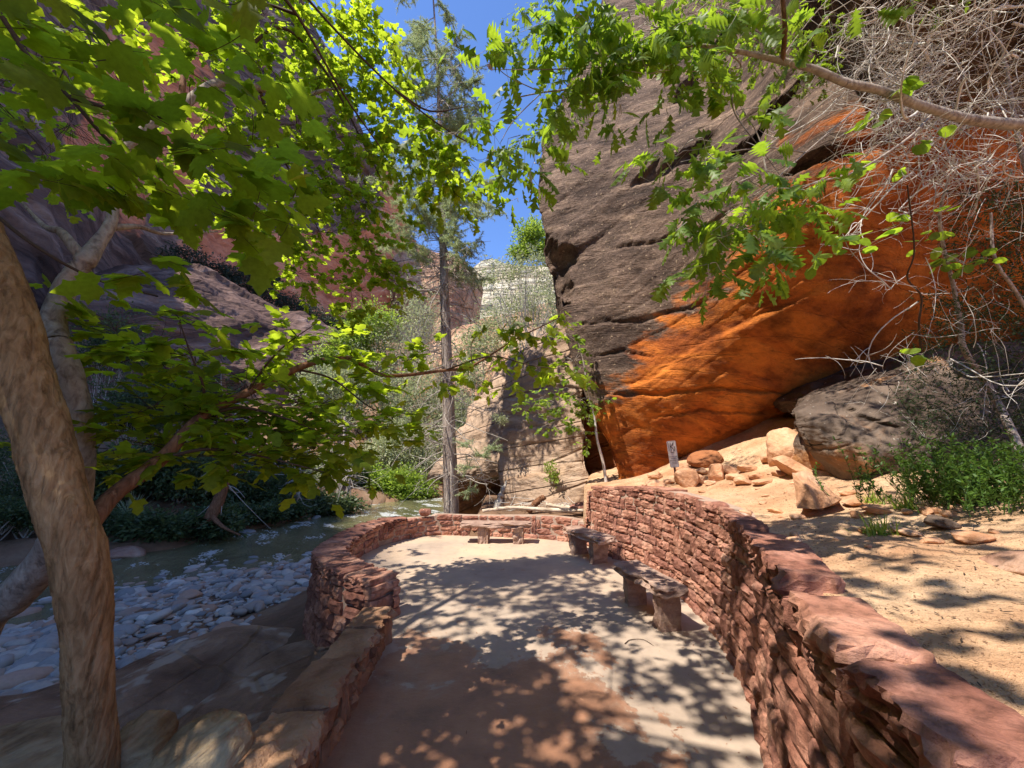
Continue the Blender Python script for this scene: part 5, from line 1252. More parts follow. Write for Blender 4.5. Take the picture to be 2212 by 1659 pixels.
sprigs_uv(Lv, mb, [(980, 150, 2.5, 50, 25, 3), (1060, 90, 2.6, 45, 30, 3), (1090, 110, 2.6, 20, 30, 2), (1030, 250, 2.7, 45, 30, 4), (1100, 200, 2.7, 35, 30, 2), (960, 290, 2.7, 45, 25, 3), (1130, 290, 2.7, 45, 30, 5), (1100, 350, 2.7, 45, 35, 5), (1060, 330, 2.7, 30, 30, 2), (1155, 350, 2.6, 25, 40, 3), (1150, 400, 2.6, 20, 20, 2), (1120, 440, 2.6, 8, 15, 1), (1155, 70, 2.6, 40, 30, 3)], .145, rg, 4, **ok_)
sprigs_uv(Lv, mb, [(1590, 240, 2.3, 35, 22, 3), (1500, 300, 2.1, 35, 20, 3), (1440, 350, 2.1, 50, 25, 4), (1380, 380, 2.1, 30, 18, 2), (1550, 350, 2.1, 45, 25, 4), (1610, 380, 2.1, 50, 25, 5), (1680, 400, 2.15, 45, 30, 5), (1760, 400, 2.15, 35, 20, 3), (1600, 440, 2.05, 60, 30, 7), (1690, 450, 2.1, 45, 30, 5), (1510, 450, 2.05, 35, 30, 4), (1460, 490, 2.0, 30, 25, 3), (1560, 510, 2.0, 40, 30, 5), (1640, 520, 2.0, 40, 30, 5), (1530, 570, 2.0, 30, 20, 3), (1660, 570, 2.0, 25, 20, 3), (1620, 470, 2.0, 40, 25, 4), (1730, 440, 2.1, 30, 20, 3)], .125, rg, 5, **ok_)
V, F = mb.get(); o = obj('twigs', V, F, M_twigg, root); o['kind'] = 'stuff'
finish_leaves(root, Lv, OAKH, OAKL, M_oak, M_oak_o)
# small round leaved sprig
rg = R(12); root = empty('young_oak', PT(1990, 760, 3.3), 'few rounded bright leaves on thin twigs in front of the orange rock', 'plant'); Lv = Leaves(); mb = MB()
sprigs_uv(Lv, mb, [(1815, 512, 2.2, 26, 16, 3), (1860, 500, 2.2, 22, 14, 2), (1840, 555, 2.2, 20, 12, 2), (1940, 740, 2.6, 14, 8, 1), (1900, 230, 2.5, 40, 20, 4), (1920, 330, 2.5, 40, 25, 4), (2010, 480, 2.8, 50, 25, 5), (2090, 570, 3, 50, 35, 6)], .085, rg, 4, slen=(.06, .14), droop=.2, twr=.0014)
limb('branch', root, L3([(1990, 760, 3.3), (1985, 700, 3), (1990, 640, 2.9), (1960, 600, 2.7), (1975, 540, 2.6), (1960, 400, 2.5)]), [.008, .004], M_twig, 6, 30, 1)
limb('branch', root, L3([(1980, 620, 2.8), (1900, 600, 2.4), (1840, 545, 2.2), (1820, 505, 2.2)]), [.003, .0015], M_twigg, 5, 20, 1)
V, F = mb.get(); o = obj('twigs', V, F, M_twigg, root); o['kind'] = 'stuff'; finish_leaves(root, Lv, ROUND, ROUND, M_oak, M_oak_o)
# leafy shrub high on the rock (small leaves, top middle)
rg = R(13); root = empty('oak_shrub', PT(1680, -60, 5.3), 'small leaved dark green oak scrub hanging over the top of the overhang', 'shrub'); Lv = Leaves(); mb = MB()
sprigs_uv(Lv, mb, [(1560, 30, 4.6, 70, 60, 30), (1640, 70, 4.4, 60, 50, 26), (1710, 60, 4.3, 50, 50, 22), (1780, 90, 4.1, 40, 40, 14), (1690, 170, 4.2, 40, 40, 14), (1480, 20, 4.8, 50, 50, 18), (1260, 130, 5, 50, 80, 26), (1200, 60, 5, 60, 60, 24), (1220, 230, 5.2, 30, 60, 14), (1180, 280, 5.2, 30, 40, 10), (1150, 50, 5, 40, 50, 12)], .085, rg, 8, slen=(.2, .36), droop=.5)
V, F = mb.get(); o = obj('twigs', V, F, M_twig, root); o['kind'] = 'stuff'; finish_leaves(root, Lv, OAKL, OAKL, M_oak, M_oak_o)
# dry brown leaf
root = empty('dry_leaf', PT(1062, 130, 2.55), 'single curled pinkish brown dead leaf caught on an oak twig against the sky', 'leaf')
v_, f_ = OAKH; v_ = v_*np.array([1.3, 1, 1])*.06; v_[:, 2] += 12*v_[:, 0]**2
loc('blade', v_@rotx(-1.2).T@rotz(.6).T, f_, M_dry, root, True)

# --- dead tangle on the right
rg = R(1004); mb = MB()
ub = np.array([3.6, 2.7, gz(3.6, 2.7)])
root = empty('dead_shrub', ub, 'tangle of bare bleached twigs filling the upper right corner', 'shrub')
stems = [[(ub[0], ub[1], ub[2]-.1), PT(2290, 800, 3.2), PT(2250, 500, 3.1), PT(2200, 300, 3.1), PT(2170, 130, 3.2), PT(2120, -80, 3.3)],
         [(ub[0], ub[1], ub[2]-.1), PT(2150, 860, 3.2), PT(2085, 760, 3.2), PT(2075, 700, 3.2), PT(2060, 620, 3.2), PT(2030, 480, 3.1), PT(2050, 380, 3.0)],
         [(ub[0]+.3, ub[1], ub[2]-.1), PT(2330, 600, 2.9), PT(2300, 300, 2.9), PT(2260, 60, 3.), PT(2180, -100, 3.1)],
         [PT(2290, 800, 3.2), PT(2200, 640, 3.), PT(2150, 560, 2.9), PT(2140, 460, 2.9)]]
SP = []
for k, st in enumerate(stems):
    _, P_ = limb('stem', root, st, [.030, .022, .014, .008] if k != 3 else [.014, .008], M_barkd, 9, 50, k); SP.append(P_)
SP = np.vstack(SP)
def twigrun(a, d, ln, r0, n=12, curl=.5, k=4, grav=0):
    P_ = [np.array(a)]; d = norm(np.array(d)); st = ln/n
    w_ = rg.normal(size=3)*curl
    for _ in range(n):
        w_ = w_*.85+rg.normal(size=3)*curl*.6; d = norm(d+w_*.3+np.array([0, 0, grav])); P_.append(P_[-1]+d*st)
    P_ = np.array(P_); v_, f_ = tube(P_, np.linspace(r0, r0*.35, len(P_)), k); mb.add(v_, f_); return P_
for k in range(450):
    u_ = rg.uniform(1880, 2330) if rg.random() < .8 else rg.uniform(1780, 2000); v_ = rg.uniform(-60, 420) if rg.random() < .91 else rg.uniform(400, 880)
    if u_ < 1900 and v_ > 260: continue
    a = PT(u_, v_, rg.uniform(2.5, 3.5)); d = norm(rg.normal(size=3)*np.array([1, .6, .8])+np.array([-.5, 0, -.1]))
    r0 = rg.choice([.0024, .0034, .005, .009], p=[.36, .34, .22, .08])
    P_ = twigrun(a, d, rg.uniform(.3, .9), r0, 12, .5, 4 if r0 < .004 else 6)
    for q in range(rg.integers(2, 5)):
        i = rg.integers(2, 11); P2 = twigrun(P_[i], norm(P_[i]-P_[i-1]+rg.normal(size=3)*.8), rg.uniform(.1, .35), r0*.55, 7, .5, 3)
        if rg.random() < .5: twigrun(P2[3], norm(rg.normal(size=3)), rg.uniform(.06, .18), r0*.4, 5, .5, 3)
for k in range(70):     # fan of straight fine twigs reaching left
    a = PT(rg.uniform(1950, 2100), rg.uniform(60, 300), rg.uniform(2.7, 3.2)); b = PT(rg.uniform(1790, 1950), rg.uniform(110, 330), rg.uniform(2.7, 3.2))
    v_, f_ = tube(bezpath(a, b, rg, 8, .1), np.linspace(.0022, .0008, 8), 3); mb.add(v_, f_)
for k in range(60):     # low brush over the boulder
    a = PT(rg.uniform(1880, 2250), rg.uniform(600, 960), rg.uniform(2.9, 3.5)); twigrun(a, norm(rg.normal(size=3)), rg.uniform(.15, .55), rg.uniform(.0014, .0035), 9, .5, 3)
V, F = mb.get(); o = obj('twigs', V, F, M_barkw, root); o['kind'] = 'stuff'
# juniper in the dark corner
rg = R(1005); jb = np.array([5.6, 3.3, gz(5.6, 3.3)])
root = empty('juniper_tree', jb, 'dark shaded juniper behind the bare twigs at the right edge', 'tree'); Lv = Leaves(); mb = MB()
limb('trunk', root, [jb-np.array([0, 0, .2]), jb+np.array([0, 0, 1.]), jb+np.array([-.3, 0, 2.2]), jb+np.array([-.5, -.1, 3.6])], [.12, .09, .06, .03], M_twig, 10, 30, 1)
for k in range(420):
    v0_ = rg.uniform(400, 980); c = PT(rg.uniform(2075-(v0_-400)*.25, 2380), v0_, rg.uniform(2.9, 3.5))
    m = 46; p_ = c+rg.normal(size=(m, 3))*.07; Lv.add(p_, norm(p_-c+rg.normal(size=(m, 3))*.3), rg.normal(size=(m, 3)), rg.uniform(.02, .045, m))
p, x, y, n, z = Lv.get(); V, F = leafmesh((SLIV[0]*np.array([3, 1, 1]), SLIV[1]), p, x, y, n, z); o = obj('foliage', V, F, M_juni, root); o['kind'] = 'stuff'
# crown over the ledge outside the frame: added to dapple ledge and wall and shade the boulder
rg = R(1006); jb = np.array([2.6, -1.8, gz(2.6, -1.8)])
root = empty('oak_tree', jb, 'unseen oak on the ledge behind the viewer to the right, added for its shade', 'tree'); Lv = Leaves(); mb = MB()
limb('trunk', root, [jb-np.array([0, 0, .2]), jb+np.array([-.2, .2, 1.6]), jb+np.array([-.8, .6, 3.2]), (1.2, -.6, 5.2)], [.12, .10, .07, .04], M_barkg, 12, 30, 1)
for c, rd, n_ in (((1.3, -.9, 5.0), (1.0, .9, .6), 22), ((.2, .9, 5.2), (.8, .7, .5), 12), ((2.3, .4, 5.0), (1.0, .8, .5), 18), ((.4, -1.3, 4.4), (.8, .7, .4), 10), ((1.2, 1.1, 5.6), (.8, .8, .4), 9), ((-.5, 2.0, 6.3), (.9, .8, .5), 12), ((2.6, 2.0, 5.6), (.9, .8, .5), 12), ((2.0, 2.5, 6.5), (.9, .6, .3), 30), ((2.9, 2.2, 6.3), (.9, .7, .4), 30), ((3.6, 1.9, 6.0), (.8, .7, .5), 24), ((2.9, 1.6, 5.2), (.6, .5, .3), 14), ((.5, .3, 6.0), (.7, .6, .3), 10), ((1.0, 1.2, 6.2), (.7, .5, .3), 12), ((1.6, .2, 5.8), (.7, .6, .3), 12)):
    sprigs(Lv, mb, c, rd, n_, 7, .11, rg, slen=(.25, .5), twr=.003)
    limb('branch', root, [jb+np.array([-.8, .6, 3.2]), (np.array(c)+jb+np.array([0, 0, 3]))/2, c], [.035, .02, .01], M_barkg, 6, 14, 5)
V, F = mb.get(); o = obj('twigs', V, F, M_twigg, root); o['kind'] = 'stuff'; finish_leaves(root, Lv, OAKL, OAKL, M_oak, M_oak_o)

# --- fir
rg = R(1007); fb = PY(976, 1112, 9.3); fb[2] = -.9
root = empty('fir_tree', fb, 'tall straight fir with bare dead lower branches standing beyond the low wall', 'tree')
fp = [fb, PY(975, 1106, 9.3), PY(972, 1000, 9.3), PY(968, 850, 9.3), PY(963, 700, 9.3), PY(958, 560, 9.3), PY(955, 440, 9.3), PY(950, 300, 9.3), PY(945, 150, 9.3), PY(936, 0, 9.3), PY(925, -120, 9.3)]
o, FPts = limb('trunk', root, fp, [.19, .18, .165, .14, .12, .10, .085, .06, .036, .022, .01], M_barkp, 20, 120, 4, .05, 5)
zf = FPts[:, 2]
def trunk_at(z): return np.array([np.interp(z, zf, FPts[:, k]) for k in range(3)])
mbd = MB(); mbn = Leaves(); mb = mbd
zt_ = zf[-1]
for k in range(175):           # dead branches, sweeping down
    z = rg.uniform(.9, 8.5) if rg.random() < .75 else rg.uniform(7, 13); a = trunk_at(z); az = rg.uniform(0, 6.28); ln = rg.uniform(.5, 1.8)*(1 if z < 7 else .7)
    P_ = twigrun(a, (math.cos(az), math.sin(az)*.8, rg.uniform(-.5, .1)), ln, rg.uniform(.008, .018), 10, .3, 4, -.05)
    for q in range(rg.integers(3, 8)):
        i = rg.integers(3, 10); P2 = twigrun(P_[i], norm(P_[i]-P_[i-1]+rg.normal(size=3)*.7), rg.uniform(.2, .7), .005, 7, .4, 3, -.06)
        for _ in range(2): twigrun(P2[rg.integers(1, 6)], norm(rg.normal(size=3)+np.array([0, 0, -.5])), rg.uniform(.1, .3), .003, 4, .4, 3)
def needles(P_, dens=26, ln=.05):
    m = int(dens*(len(P_)-1)); t = rg.uniform(0, len(P_)-1.001, m); i = t.astype(int); f = (t-i)[:, None]; p_ = P_[i]*(1-f)+P_[i+1]*f
    d = P_[i+1]-P_[i]; y = norm(norm(d)*.7+rg.normal(size=(m, 3))*.8); mbn.add(p_, y, SUN+np.array([0, 0, .4])+rg.normal(size=(m, 3))*.5, rg.uniform(.6, 1.2, m)*ln)
for k in range(74):
    z = rg.choice([rg.uniform(6.2, 8.6), rg.uniform(8.6, 11), rg.uniform(11, 13.2), rg.uniform(13.2, zt_)], p=[.34, .2, .27, .19]); a = trunk_at(z); az = rg.uniform(0, 6.28); ln = rg.uniform(.7, 1.9)*(1.1 if z < 9 else .8)
    P_ = twigrun(a, (math.cos(az), math.sin(az)*.7, rg.uniform(-.1, .45)), ln, .013, 9, .25, 4, -.02)
    for q in range(13):
        i = rg.integers(2, 10); P2 = twigrun(P_[i], norm(norm(P_[i]-P_[i-1])*.6+rg.normal(size=3)*np.array([.7, .7, .35])+np.array([0, 0, -.15])), rg.uniform(.2, .5), .004, 6, .25, 3)
        needles(P2, 16, .085)
        for _ in range(2): needles(twigrun(P2[rg.integers(1, 5)], norm(rg.normal(size=3)*np.array([1, 1, .4])+np.array([0, 0, -.3])), rg.uniform(.12, .3), .0018, 5, .2, 3), 15, .08)
for (u_, v_) in ((1000, 960), (1010, 1010), (1040, 985), (1060, 970), (1010, 1060), (1120, 700), (1100, 750)):
    c = PY(u_, v_, 9.0)
    for q in range(14): needles(twigrun(c, norm(rg.normal(size=3)*np.array([1, .6, .35])), rg.uniform(.15, .3), .003, 5, .2, 3), 20, .07)
V, F = mbd.get() if False else (np.concatenate(mbd.V), np.concatenate([quads2tris(f) for f in mbd.F])); o = obj('dead_branches', V, F, M_twigg, root); o['kind'] = 'stuff'
p, x, y, n, z = mbn.get(); V, F = leafmesh((SLIV[0]*np.array([1.4, 1, 1]), SLIV[1]), p, x, y, n, z); o = obj('needles', V, F, M_ndl, root); o['kind'] = 'stuff'

# --- sapling at the corner of the walls
rg = R(1008); sb_ = PY(1310, 1062, 7.6)
root = empty('sapling', (sb_[0], sb_[1], gz(sb_[0], sb_[1])), 'slender pale sapling with fresh green leaves rising behind the corner of the wall', 'tree'); Lv = Leaves(); mb = MB()
limb('trunk', root, [(sb_[0], sb_[1], gz(sb_[0], sb_[1])-.1)]+[PY(*q) for q in [(1310, 1050, 7.6), (1303, 1000, 7.6), (1290, 950, 7.5), (1284, 900, 7.5), (1270, 850, 7.4), (1262, 790, 7.3), (1250, 740, 7.2)]], [.035, .033, .028, .024, .02, .015, .011, .006], M_barkw, 9, 50, 1)
sprigs_uv(Lv, mb, [(1150, 885, 7.6, 45, 18, 9), (1200, 870, 7.6, 50, 35, 20), (1250, 860, 7.5, 35, 45, 18), (1200, 910, 7.6, 40, 25, 12), (1260, 930, 7.6, 30, 35, 14), (1240, 780, 7.4, 25, 45, 12), (1225, 720, 7.3, 25, 35, 8), (1245, 830, 7.4, 20, 30, 8), (1290, 880, 7.6, 15, 40, 6), (1180, 850, 7.6, 30, 15, 5)], .085, rg, 8, slen=(.12, .3), twr=.002)
V, F = mb.get(); o = obj('twigs', V, F, M_twigg, root); o['kind'] = 'stuff'; finish_leaves(root, Lv, ROUND, ROUND, M_lime, M_oak_o)

# --- shrubs
def cloud_shrub(name, base, clumps, nleaf, lsize, mat, label, cat, seed, T=None, stems=6, smat=None, group=None, stemr=.02, tw=40):
    """clumps: (center, radii); leaves gathered in small tufts so that gaps stay open"""
    rg = R(seed); root = empty(name, base, label, cat, group); L = Leaves(); mbs = MB(); tot = sum(r_[0]*r_[2] for _, r_ in clumps)
    T = T or OVAL
    for c, r_ in clumps:
        c = np.array(c, float); r_ = np.array(r_, float); m = int(1.6*nleaf*r_[0]*r_[2]/tot); nt_ = max(4, m//14)
        d = norm(rg.normal(size=(nt_, 3)))*(rg.uniform(.25, 1, nt_)**.5)[:, None]; d *= (1+.35*rg.normal(size=nt_))[:, None].clip(.5, 1.5)
        tc = c+d*r_
        idx = rg.integers(0, nt_, m); p_ = tc[idx]+rg.normal(size=(m, 3))*(r_*.13+.02)
        L.add(p_, norm(p_-c+rg.normal(size=(m, 3))*r_), np.array([0, 0, 1.])+rg.normal(size=(m, 3))*.7, lsize*rg.uniform(.6, 1.3, m))
        for q in range(max(2, int(tw*r_[0]*r_[2]/tot))):
            e = tc[rg.integers(nt_)]; v_, f_ = tube(bezpath(np.array(base)+(c-np.array(base))*np.array([.8, .8, .55])*rg.uniform(.4, 1), e, rg, 7, .15), np.linspace(stemr*.35, stemr*.12, 7), 3); mbs.add(v_, f_)
    for k in range(stems):
        c, r_ = clumps[k % len(clumps)]
        v_, f_ = tube(bezpath(np.array(base)+rg.normal(size=3)*np.array([.1, .1, 0])*r_[0]-np.array([0, 0, .1]), np.array(c)+rg.normal(size=3)*np.array(r_)*.3, rg, 9, .12), np.linspace(stemr, stemr*.3, 9), 5); mbs.add(v_, f_)
    V = np.concatenate(mbs.V); F = np.concatenate([quads2tris(f) for f in mbs.F]); tag(obj('stems', V, F, smat or M_twigg, root), kind='stuff')
    p, x, y, n, z = L.get(); V, F = leafmesh(T, p, x, y, n, z); o = obj('foliage', V, F, mat, root); o['kind'] = 'stuff'
    return root
def shrub_uv(name, lst, nleaf, lsize, mat, label, cat, seed, zb=None, **k):
    if lsize < .3 and lst[0][2] > 12: lsize *= 1.7; k['tw'] = int(k.get('tw', 40)*.55); k['stemr'] = k.get('stemr', .02)*.8
    """lst: (u, v, Y, ru px, rv px)"""
    cl = []
    for u_, v_, Y_, ru, rv in lst:
        c = PY(u_, v_, Y_); px = Y_/FP/float(ray(u_, v_)[1]); cl.append((c, (ru*px, (ru+rv)/2*px, rv*px)))
    m = np.mean([c for c, _ in cl], 0); b = (m[0], m[1], gz(m[0], m[1]) if zb is None else zb)
    return cloud_shrub(name, b, cl, nleaf, lsize, mat, label, cat, seed, **k)
# far bank, sunlit middle
shrub_uv('willow_shrub', [(850, 1045, 24.5, 60, 30), (800, 1040, 24.5, 35, 32), (905, 1055, 25, 35, 20)], 9000, .11, M_lime, 'bright green willow bush on the sunlit bank left of the fir', 'shrub', 1, tw=20)
shrub_uv('willow_shrub', [(760, 1062, 24, 28, 12), (840, 1072, 24, 60, 8), (920, 1072, 25, 30, 8)], 4000, .10, M_lime, 'low green growth along the sunlit waterline left of the fir', 'shrub', 2, tw=8)
shrub_uv('tamarisk_tree', [(870, 960, 27, 60, 55), (920, 1000, 27, 45, 40), (820, 980, 27, 40, 40)], 9000, .10, M_grey, 'pale grey green tamarisk directly behind the bright willow', 'tree', 3, tw=220, stemr=.05)
shrub_uv('tamarisk_tree', [(900, 850, 30, 70, 70), (850, 900, 30, 50, 45), (960, 900, 29, 35, 60)], 9000, .11, M_grey, 'tall feathery grey tree left of the fir trunk at mid height', 'tree', 4, tw=300, stemr=.06)
shrub_uv('tamarisk_tree', [(860, 740, 34, 70, 60), (910, 680, 36, 50, 60), (820, 800, 34, 50, 50)], 4500, .13, M_grey, 'sparse silvery tree on the slope left of the fir below the red cliff', 'tree', 5, tw=420, stemr=.07)
shrub_uv('cottonwood_tree', [(800, 700, 33, 50, 35), (760, 740, 33, 50, 35), (720, 770, 33, 35, 30)], 7000, .14, M_lime, 'light green cottonwood at the right foot of the purple terrace', 'tree', 6, tw=80, stemr=.08)
shrub_uv('cottonwood_tree', [(700, 830, 28, 50, 50), (770, 830, 29, 45, 60), (740, 900, 28, 50, 40)], 7000, .12, M_grey, 'pale cottonwood in half shade above the far river bend', 'tree', 7, tw=200, stemr=.07)
shrub_uv('shrub', [(1030, 750, 22, 50, 40), (1070, 710, 24, 50, 35), (1010, 820, 20, 35, 50)], 4200, .09, M_grey, 'green shrub on the slope just right of the fir trunk', 'shrub', 8, tw=120, stemr=.04)
shrub_uv('shrub', [(1110, 670, 26, 60, 30), (1160, 650, 26, 50, 40), (1200, 700, 24, 40, 40)], 3200, .10, M_grey, 'olive shrub above the top edge of the tan rock', 'shrub', 9, tw=120, stemr=.04)
shrub_uv('shrub', [(1000, 900, 18, 30, 40), (990, 960, 17, 25, 30), (1000, 1000, 15, 30, 25)], 4500, .07, M_grey, 'grey green shrub between the fir trunk and the cave', 'shrub', 10, tw=90)
shrub_uv('scrub_tree', [(1090, 590, 20, 55, 30), (1140, 570, 20, 55, 30), (1190, 590, 20, 40, 50), (1060, 610, 20, 35, 20), (1195, 650, 19, 25, 40)], 2600, .075, M_grey, 'crooked pale leaved tree on the skyline beside the overhang', 'tree', 11, tw=120, stemr=.05, zb=5.8)
shrub_uv('oak_tree', [(1150, 505, 21, 30, 28), (1125, 545, 21, 26, 18), (1175, 545, 21, 25, 20)], 5000, .085, M_lime, 'vivid green treetop against the sky left of the overhang edge', 'tree', 12, tw=40, zb=7.5)
shrub_uv('shrub', [(1080, 905, 9.6, 14, 10)], 250, .05, M_grey, 'tiny green tuft in the dark streak of the tan rock', 'shrub', 13, zb=2.3, tw=3, stemr=.005)
shrub_uv('fern_tuft', [(1190, 1015, 9.35, 12, 16), (1196, 1032, 9.3, 10, 10)], 260, .06, M_lime, 'small fern tuft growing from a seam low on the tan rock', 'fern', 14, zb=1.0, tw=3, stemr=.004)
# shaded left bank
bank = [(300, 1010, 14, 70, 50, M_shrub, 'dark round shrub left of the yucca'), (390, 1020, 14.5, 60, 50, M_shrub, 'dark dense shrub behind the yucca'), (470, 1040, 16, 60, 45, M_shrub, 'dark green bank bush under the maple branch'),
        (540, 1060, 17, 60, 40, M_shrub, 'olive bush in the middle of the shaded bank'), (600, 1050, 18, 55, 45, M_shrub, 'taller dark bush with dangling twigs on the shaded bank'), (650, 1080, 19, 40, 30, M_shrub, 'low bush left of the leaning bank tree'),
        (500, 1000, 19, 70, 40, M_shrub, 'second row bush higher on the shaded bank'), (420, 960, 20, 80, 40, M_blue, 'blue green scrub at the foot of the purple terrace'), (620, 1000, 22, 60, 40, M_blue, 'blue green scrub right of the terrace foot'), (230, 1040, 13, 40, 50, M_shrub, 'bush partly hidden behind the big trunk'),
        (60, 1050, 12, 60, 50, M_shrub, 'bush on the bank left of the big trunk'), (760, 1030, 23.5, 30, 40, M_shrub, 'dark bush where shade meets the sunlit willow'), (700, 1020, 22, 35, 35, M_grey, 'greyish bush behind the leaning bank tree'), (560, 1108, 15.5, 50, 14, M_shrub, 'low grass clump hanging over the eroded bank'),
        (300, 880, 16, 70, 60, M_shrub, 'shaded tree crown over the bank right of the big trunk'), (420, 850, 18, 80, 60, M_shrub, 'shaded tree crown higher on the left bank'), (250, 740, 20, 60, 60, M_shrub, 'green crown beside the grey limb'), (-60, 980, 12, 60, 60, M_shrub, 'tall bush at the left edge beyond the river')]
for k, (u_, v_, Y_, ru, rv, m_, lb) in enumerate(bank+[(u_+30*((k_ % 3)-1), v_-4, Y_, 56, 24, M_shrub, l_) for k_, (u_, v_, Y_, l_) in enumerate([(250, 1130, 11.9, 'overhanging grass clump left of the thick bank trunk'), (330, 1140, 12.2, 'dark fringe of grass under the yucca'), (420, 1135, 13.2, 'grass fringe at the foot of the thick bank trunk'), (500, 1120, 14.6, 'grass fringe on the bank over the pinkish rock'), (600, 1100, 16.8, 'grass fringe near the middle of the far waterline'), (680, 1092, 18.4, 'grass fringe left of the exposed roots'), (90, 1120, 11.2, 'grass fringe left of the big trunk'), (0, 1110, 10.8, 'grass fringe at the far left waterline')])]):
    shrub_uv('bank_shrub', [(u_, v_, Y_, ru, rv), (u_+ru*.6, v_+rv*.3, Y_, ru*.5, rv*.6), (u_-ru*.6, v_+rv*.25, Y_+.3, ru*.5, rv*.6)], 3800, .085, m_, lb, 'shrub', 40+k, tw=60, stemr=.03)
# scrub on the talus under the red wall
rg = R(1010)
for k, (u_, v_, Y_, ru, rv) in enumerate([(400, 560, 50, 45, 24), (460, 590, 52, 45, 26), (520, 610, 55, 45, 26), (580, 640, 58, 45, 24), (640, 665, 62, 40, 22), (690, 690, 66, 35, 20), (740, 705, 70, 35, 16), (560, 590, 60, 30, 14)]):
    shrub_uv('talus_scrub', [(u_, v_, Y_, ru, rv), (u_+30, v_+16, Y_, ru*.6, rv*.7)], 1800, .35, M_blue, ['dark scrub patch highest on the talus ledge', 'second scrub patch down the talus ledge', 'wide scrub patch in the middle of the talus ledge', 'scrub patch right of the middle of the talus ledge', 'scrub patch above the end of the purple terrace', 'small scrub patch near the dark water streak', 'lowest scrub patch at the right end of the talus ledge', 'scrub patch under the red alcove'][k], 'scrub', 80+k, tw=6, zb=float(PY(u_, v_+rv, Y_)[2]), stemr=.05)
# bank trees with roots
def bank_tree(lst, r0, label, seed, roots=7):
    rg = R(seed); P0 = np.array(lst[0]); root = empty('bank_tree', P0, label, 'tree', 'bare trunks on the far bank')
    limb('trunk', root, lst, [r0, r0*.7, r0*.4], M_barkr if seed % 2 else M_barkd, 9, 30, seed)
    mb_ = MB()
    for k in range(roots):
        a = P0+np.array([0, 0, .15]); b = P0+np.array([rg.normal()*.6, -rg.uniform(.2, .7), -rg.uniform(.2, .5)]); v_, f_ = tube(bezpath(a, b, rg, 7, .2), np.linspace(r0*.5, r0*.12, 7), 5); mb_.add(v_, f_)
    V, F = mb_.get(); obj('roots', V, F, M_barkg if seed == 2 else M_barkr, root)
    mb_ = MB(); Pm = catmull(np.array(lst), 30)
    for k in range(40):
        a = Pm[rg.integers(8, 29)]; b = a+rg.normal(size=3)*np.array([.8, .5, .7])+np.array([0, 0, -.2]); v_, f_ = tube(bezpath(a, b, rg, 6, .2), np.linspace(.02, .006, 6), 3); mb_.add(v_, f_)
    V, F = mb_.get(); o = obj('twigs', V, F, M_twigg, root); o['kind'] = 'stuff'
bank_tree([PY(728, 1088, 19), PY(735, 1040, 19), PY(742, 990, 19), PY(745, 900, 19.3)], .16, 'leaning trunk with exposed roots at the bend of the far bank', 2)
bank_tree([PY(745, 1084, 18.8), PY(758, 1030, 18.9), PY(768, 1000, 19)], .10, 'thinner trunk forking right beside the exposed roots', 4, 4)
bank_tree([PY(640, 1090, 17.2), PY(646, 1050, 17.2), PY(650, 1000, 17.4)], .10, 'small bare trunk with a pale root at the far waterline', 6, 4)
bank_tree([PY(455, 1120, 12.9), PY(480, 1060, 13), PY(500, 960, 13.1), PY(480, 820, 13.3)], .20, 'thick dark trunk leaning over the shaded bank', 3, 2)
# yucca
yb = PY(280, 1118, 12.6); yb[2] = gz(yb[0], yb[1])+.1; rg = R(66); L = Leaves(); m = 110
az = rg.uniform(0, 6.28, m); el = rg.uniform(.05, 1.5, m); d = np.stack([np.cos(az)*np.cos(el), np.sin(az)*np.cos(el), np.sin(el)], 1)
root = empty('yucca', yb, 'spiky grey green yucca on the shaded far bank', 'plant'); L.add(np.repeat(yb[None], m, 0), d, np.array([0, 0, 1.])+d*.2, rg.uniform(.55, .95, m))
p, x, y, n, z = L.get(); V, F = leafmesh((np.array([(-.03, 0, 0), (.03, 0, 0), (.022, .6, .0), (-.022, .6, .0), (0, 1, -.03)]), np.array([(0, 1, 2), (0, 2, 3), (3, 2, 4)])), p, x, y, n, z); o = obj('leaves', V, F, M_grey, root); o['kind'] = 'stuff'
# herb bush on the ledge
def herb(base, n_, h, spread, label, seed, lsz=.034, per=44):
    rg = R(seed); root = empty('herb_bush', base, label, 'bush'); L = Leaves(); mbs = MB()
    for k in range(n_):
        a = np.array(base)+np.array([rg.normal()*spread*.5, rg.normal()*spread*.4, 0]); d = norm(np.array([rg.normal()*.45, rg.normal()*.4, 1.])); hh = h*rg.uniform(.5, 1.1); P_ = bezpath(a, a+d*hh, rg, 7, .1)
        v_, f_ = tube(P_, np.linspace(.003, .001, 7), 3); mbs.add(v_, f_); m = per; t = rg.uniform(.15, 1, m)*5.99; i = t.astype(int); p_ = P_[i]+(P_[i+1]-P_[i])*(t-i)[:, None]
        y = norm(rg.normal(size=(m, 3))*np.array([1, 1, .3])+np.array([0, 0, .7])); L.add(p_, y, np.array([0, 0, 1.])+rg.normal(size=(m, 3))*.4, lsz*rg.uniform(.6, 1.2, m))
    V, F = mbs.get(); tag(obj('stems', V, F, M_herb, root), kind='stuff'); finish_leaves(root, L, (OVAL[0]*np.array([.75, 1, 1]), OVAL[1]), (OVAL[0]*np.array([.75, 1, 1]), OVAL[1]), M_herb, M_herb, 300)
hb = PY(2165, 1140, 2.65); herb((hb[0], hb[1], gz(hb[0], hb[1])), 240, .46, .58, 'feathery green herb bush at the right edge in front of the dark boulder', 5)
hb = PY(2050, 1120, 2.95); herb((hb[0], hb[1], gz(hb[0], hb[1])), 26, .26, .22, 'thinner herb sprigs at the left edge of the big herb bush', 6)
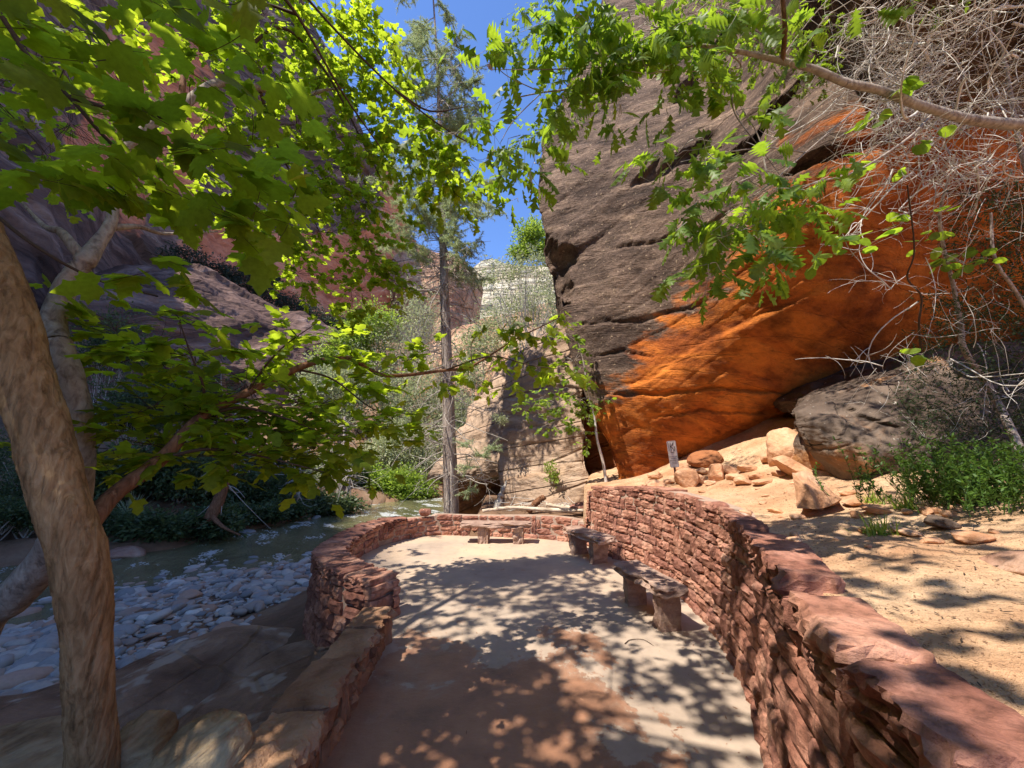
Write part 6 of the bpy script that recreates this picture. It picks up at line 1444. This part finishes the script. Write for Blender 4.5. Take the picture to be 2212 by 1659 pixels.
for k, (u_, v_, Y_, lb) in enumerate([(1905, 1165, 2.6, 'yellow green grass tuft on the sand of the ledge'), (1960, 1130, 2.9, 'small grass tuft right of the first ledge tuft'), (1890, 1090, 3.3, 'dry grass tuft at the foot of the dark boulder')]):
    p = PY(u_, v_, Y_); p[2] = gz(p[0], p[1]); rg = R(70+k); L = Leaves(); m = 70
    az = rg.uniform(0, 6.28, m); el = rg.uniform(.4, 1.4, m); d = np.stack([np.cos(az)*np.cos(el), np.sin(az)*np.cos(el), np.sin(el)], 1); q = p+rg.normal(size=(m, 3))*np.array([.05, .04, 0])
    root = empty('grass_tuft', p, lb, 'grass'); L.add(q, d, np.array([0, 0, 1.])+d*.2, rg.uniform(.06, .16, m)); P_, x, y, n, z = L.get(); V, F = leafmesh(SLIV, P_, x, y, n, z); o = obj('blades', V, F, M_lime, root); o['kind'] = 'stuff'
# litter on the ledge and terrace
rg = R(1011); m = 5200; X_ = rg.uniform(1.1, 5.0, m); Y_ = rg.uniform(.6, 6.8, m); Z_, LXm = gheight(X_, Y_); k = LXm & (fbm(np.stack([X_*1.6, Y_*1.6, X_*0], -1), 3) > -.25); X_, Y_, Z_ = X_[k], Y_[k], Z_[k]; m = len(X_); L = Leaves()
L.add(np.stack([X_, Y_, Z_+.006], -1), np.stack([rg.normal(size=m), rg.normal(size=m), rg.normal(size=m)*.15], -1), np.array([0, 0, 1.])+rg.normal(size=(m, 3))*.2, rg.uniform(.010, .034, m))
P_, x, y, n, z = L.get(); V, F = leafmesh((OVAL[0]*np.array([.5, 1, 1]), OVAL[1]), P_, x, y, n, z); tag(obj('leaf_litter', V, F, M_twig), 'small dark leaf litter scattered over the ledge sand', 'litter', kind='stuff')

# litter and grit on the terrace
rg = R(1012); m = 1500; X_ = rg.uniform(-1.0, 1.6, m); Y_ = rg.uniform(1.0, 7.4, m); wx_ = np.interp(Y_, WR.Q[::-1, 1], WR.Q[::-1, 0]); k = (X_ < wx_-.05) & ((rg.random(m) < .25) | (wx_-X_ < .3*rg.random(m)) | (X_ < -.9+.15*rg.random(m)))
X_, Y_ = X_[k], Y_[k]; m = len(X_); L = Leaves(); L.add(np.stack([X_, Y_, X_*0+.004], -1), np.stack([rg.normal(size=m), rg.normal(size=m), rg.normal(size=m)*.1], -1), np.array([0, 0, 1.])+rg.normal(size=(m, 3))*.2, rg.uniform(.010, .035, m))
P_, x, y, n, z = L.get(); V, F = leafmesh((OVAL[0]*np.array([.6, 1, 1]), OVAL[1]), P_, x, y, n, z); tag(obj('leaf_litter', V, F, M_dry), 'dry leaf bits along the wall foot on the terrace', 'litter', kind='stuff')
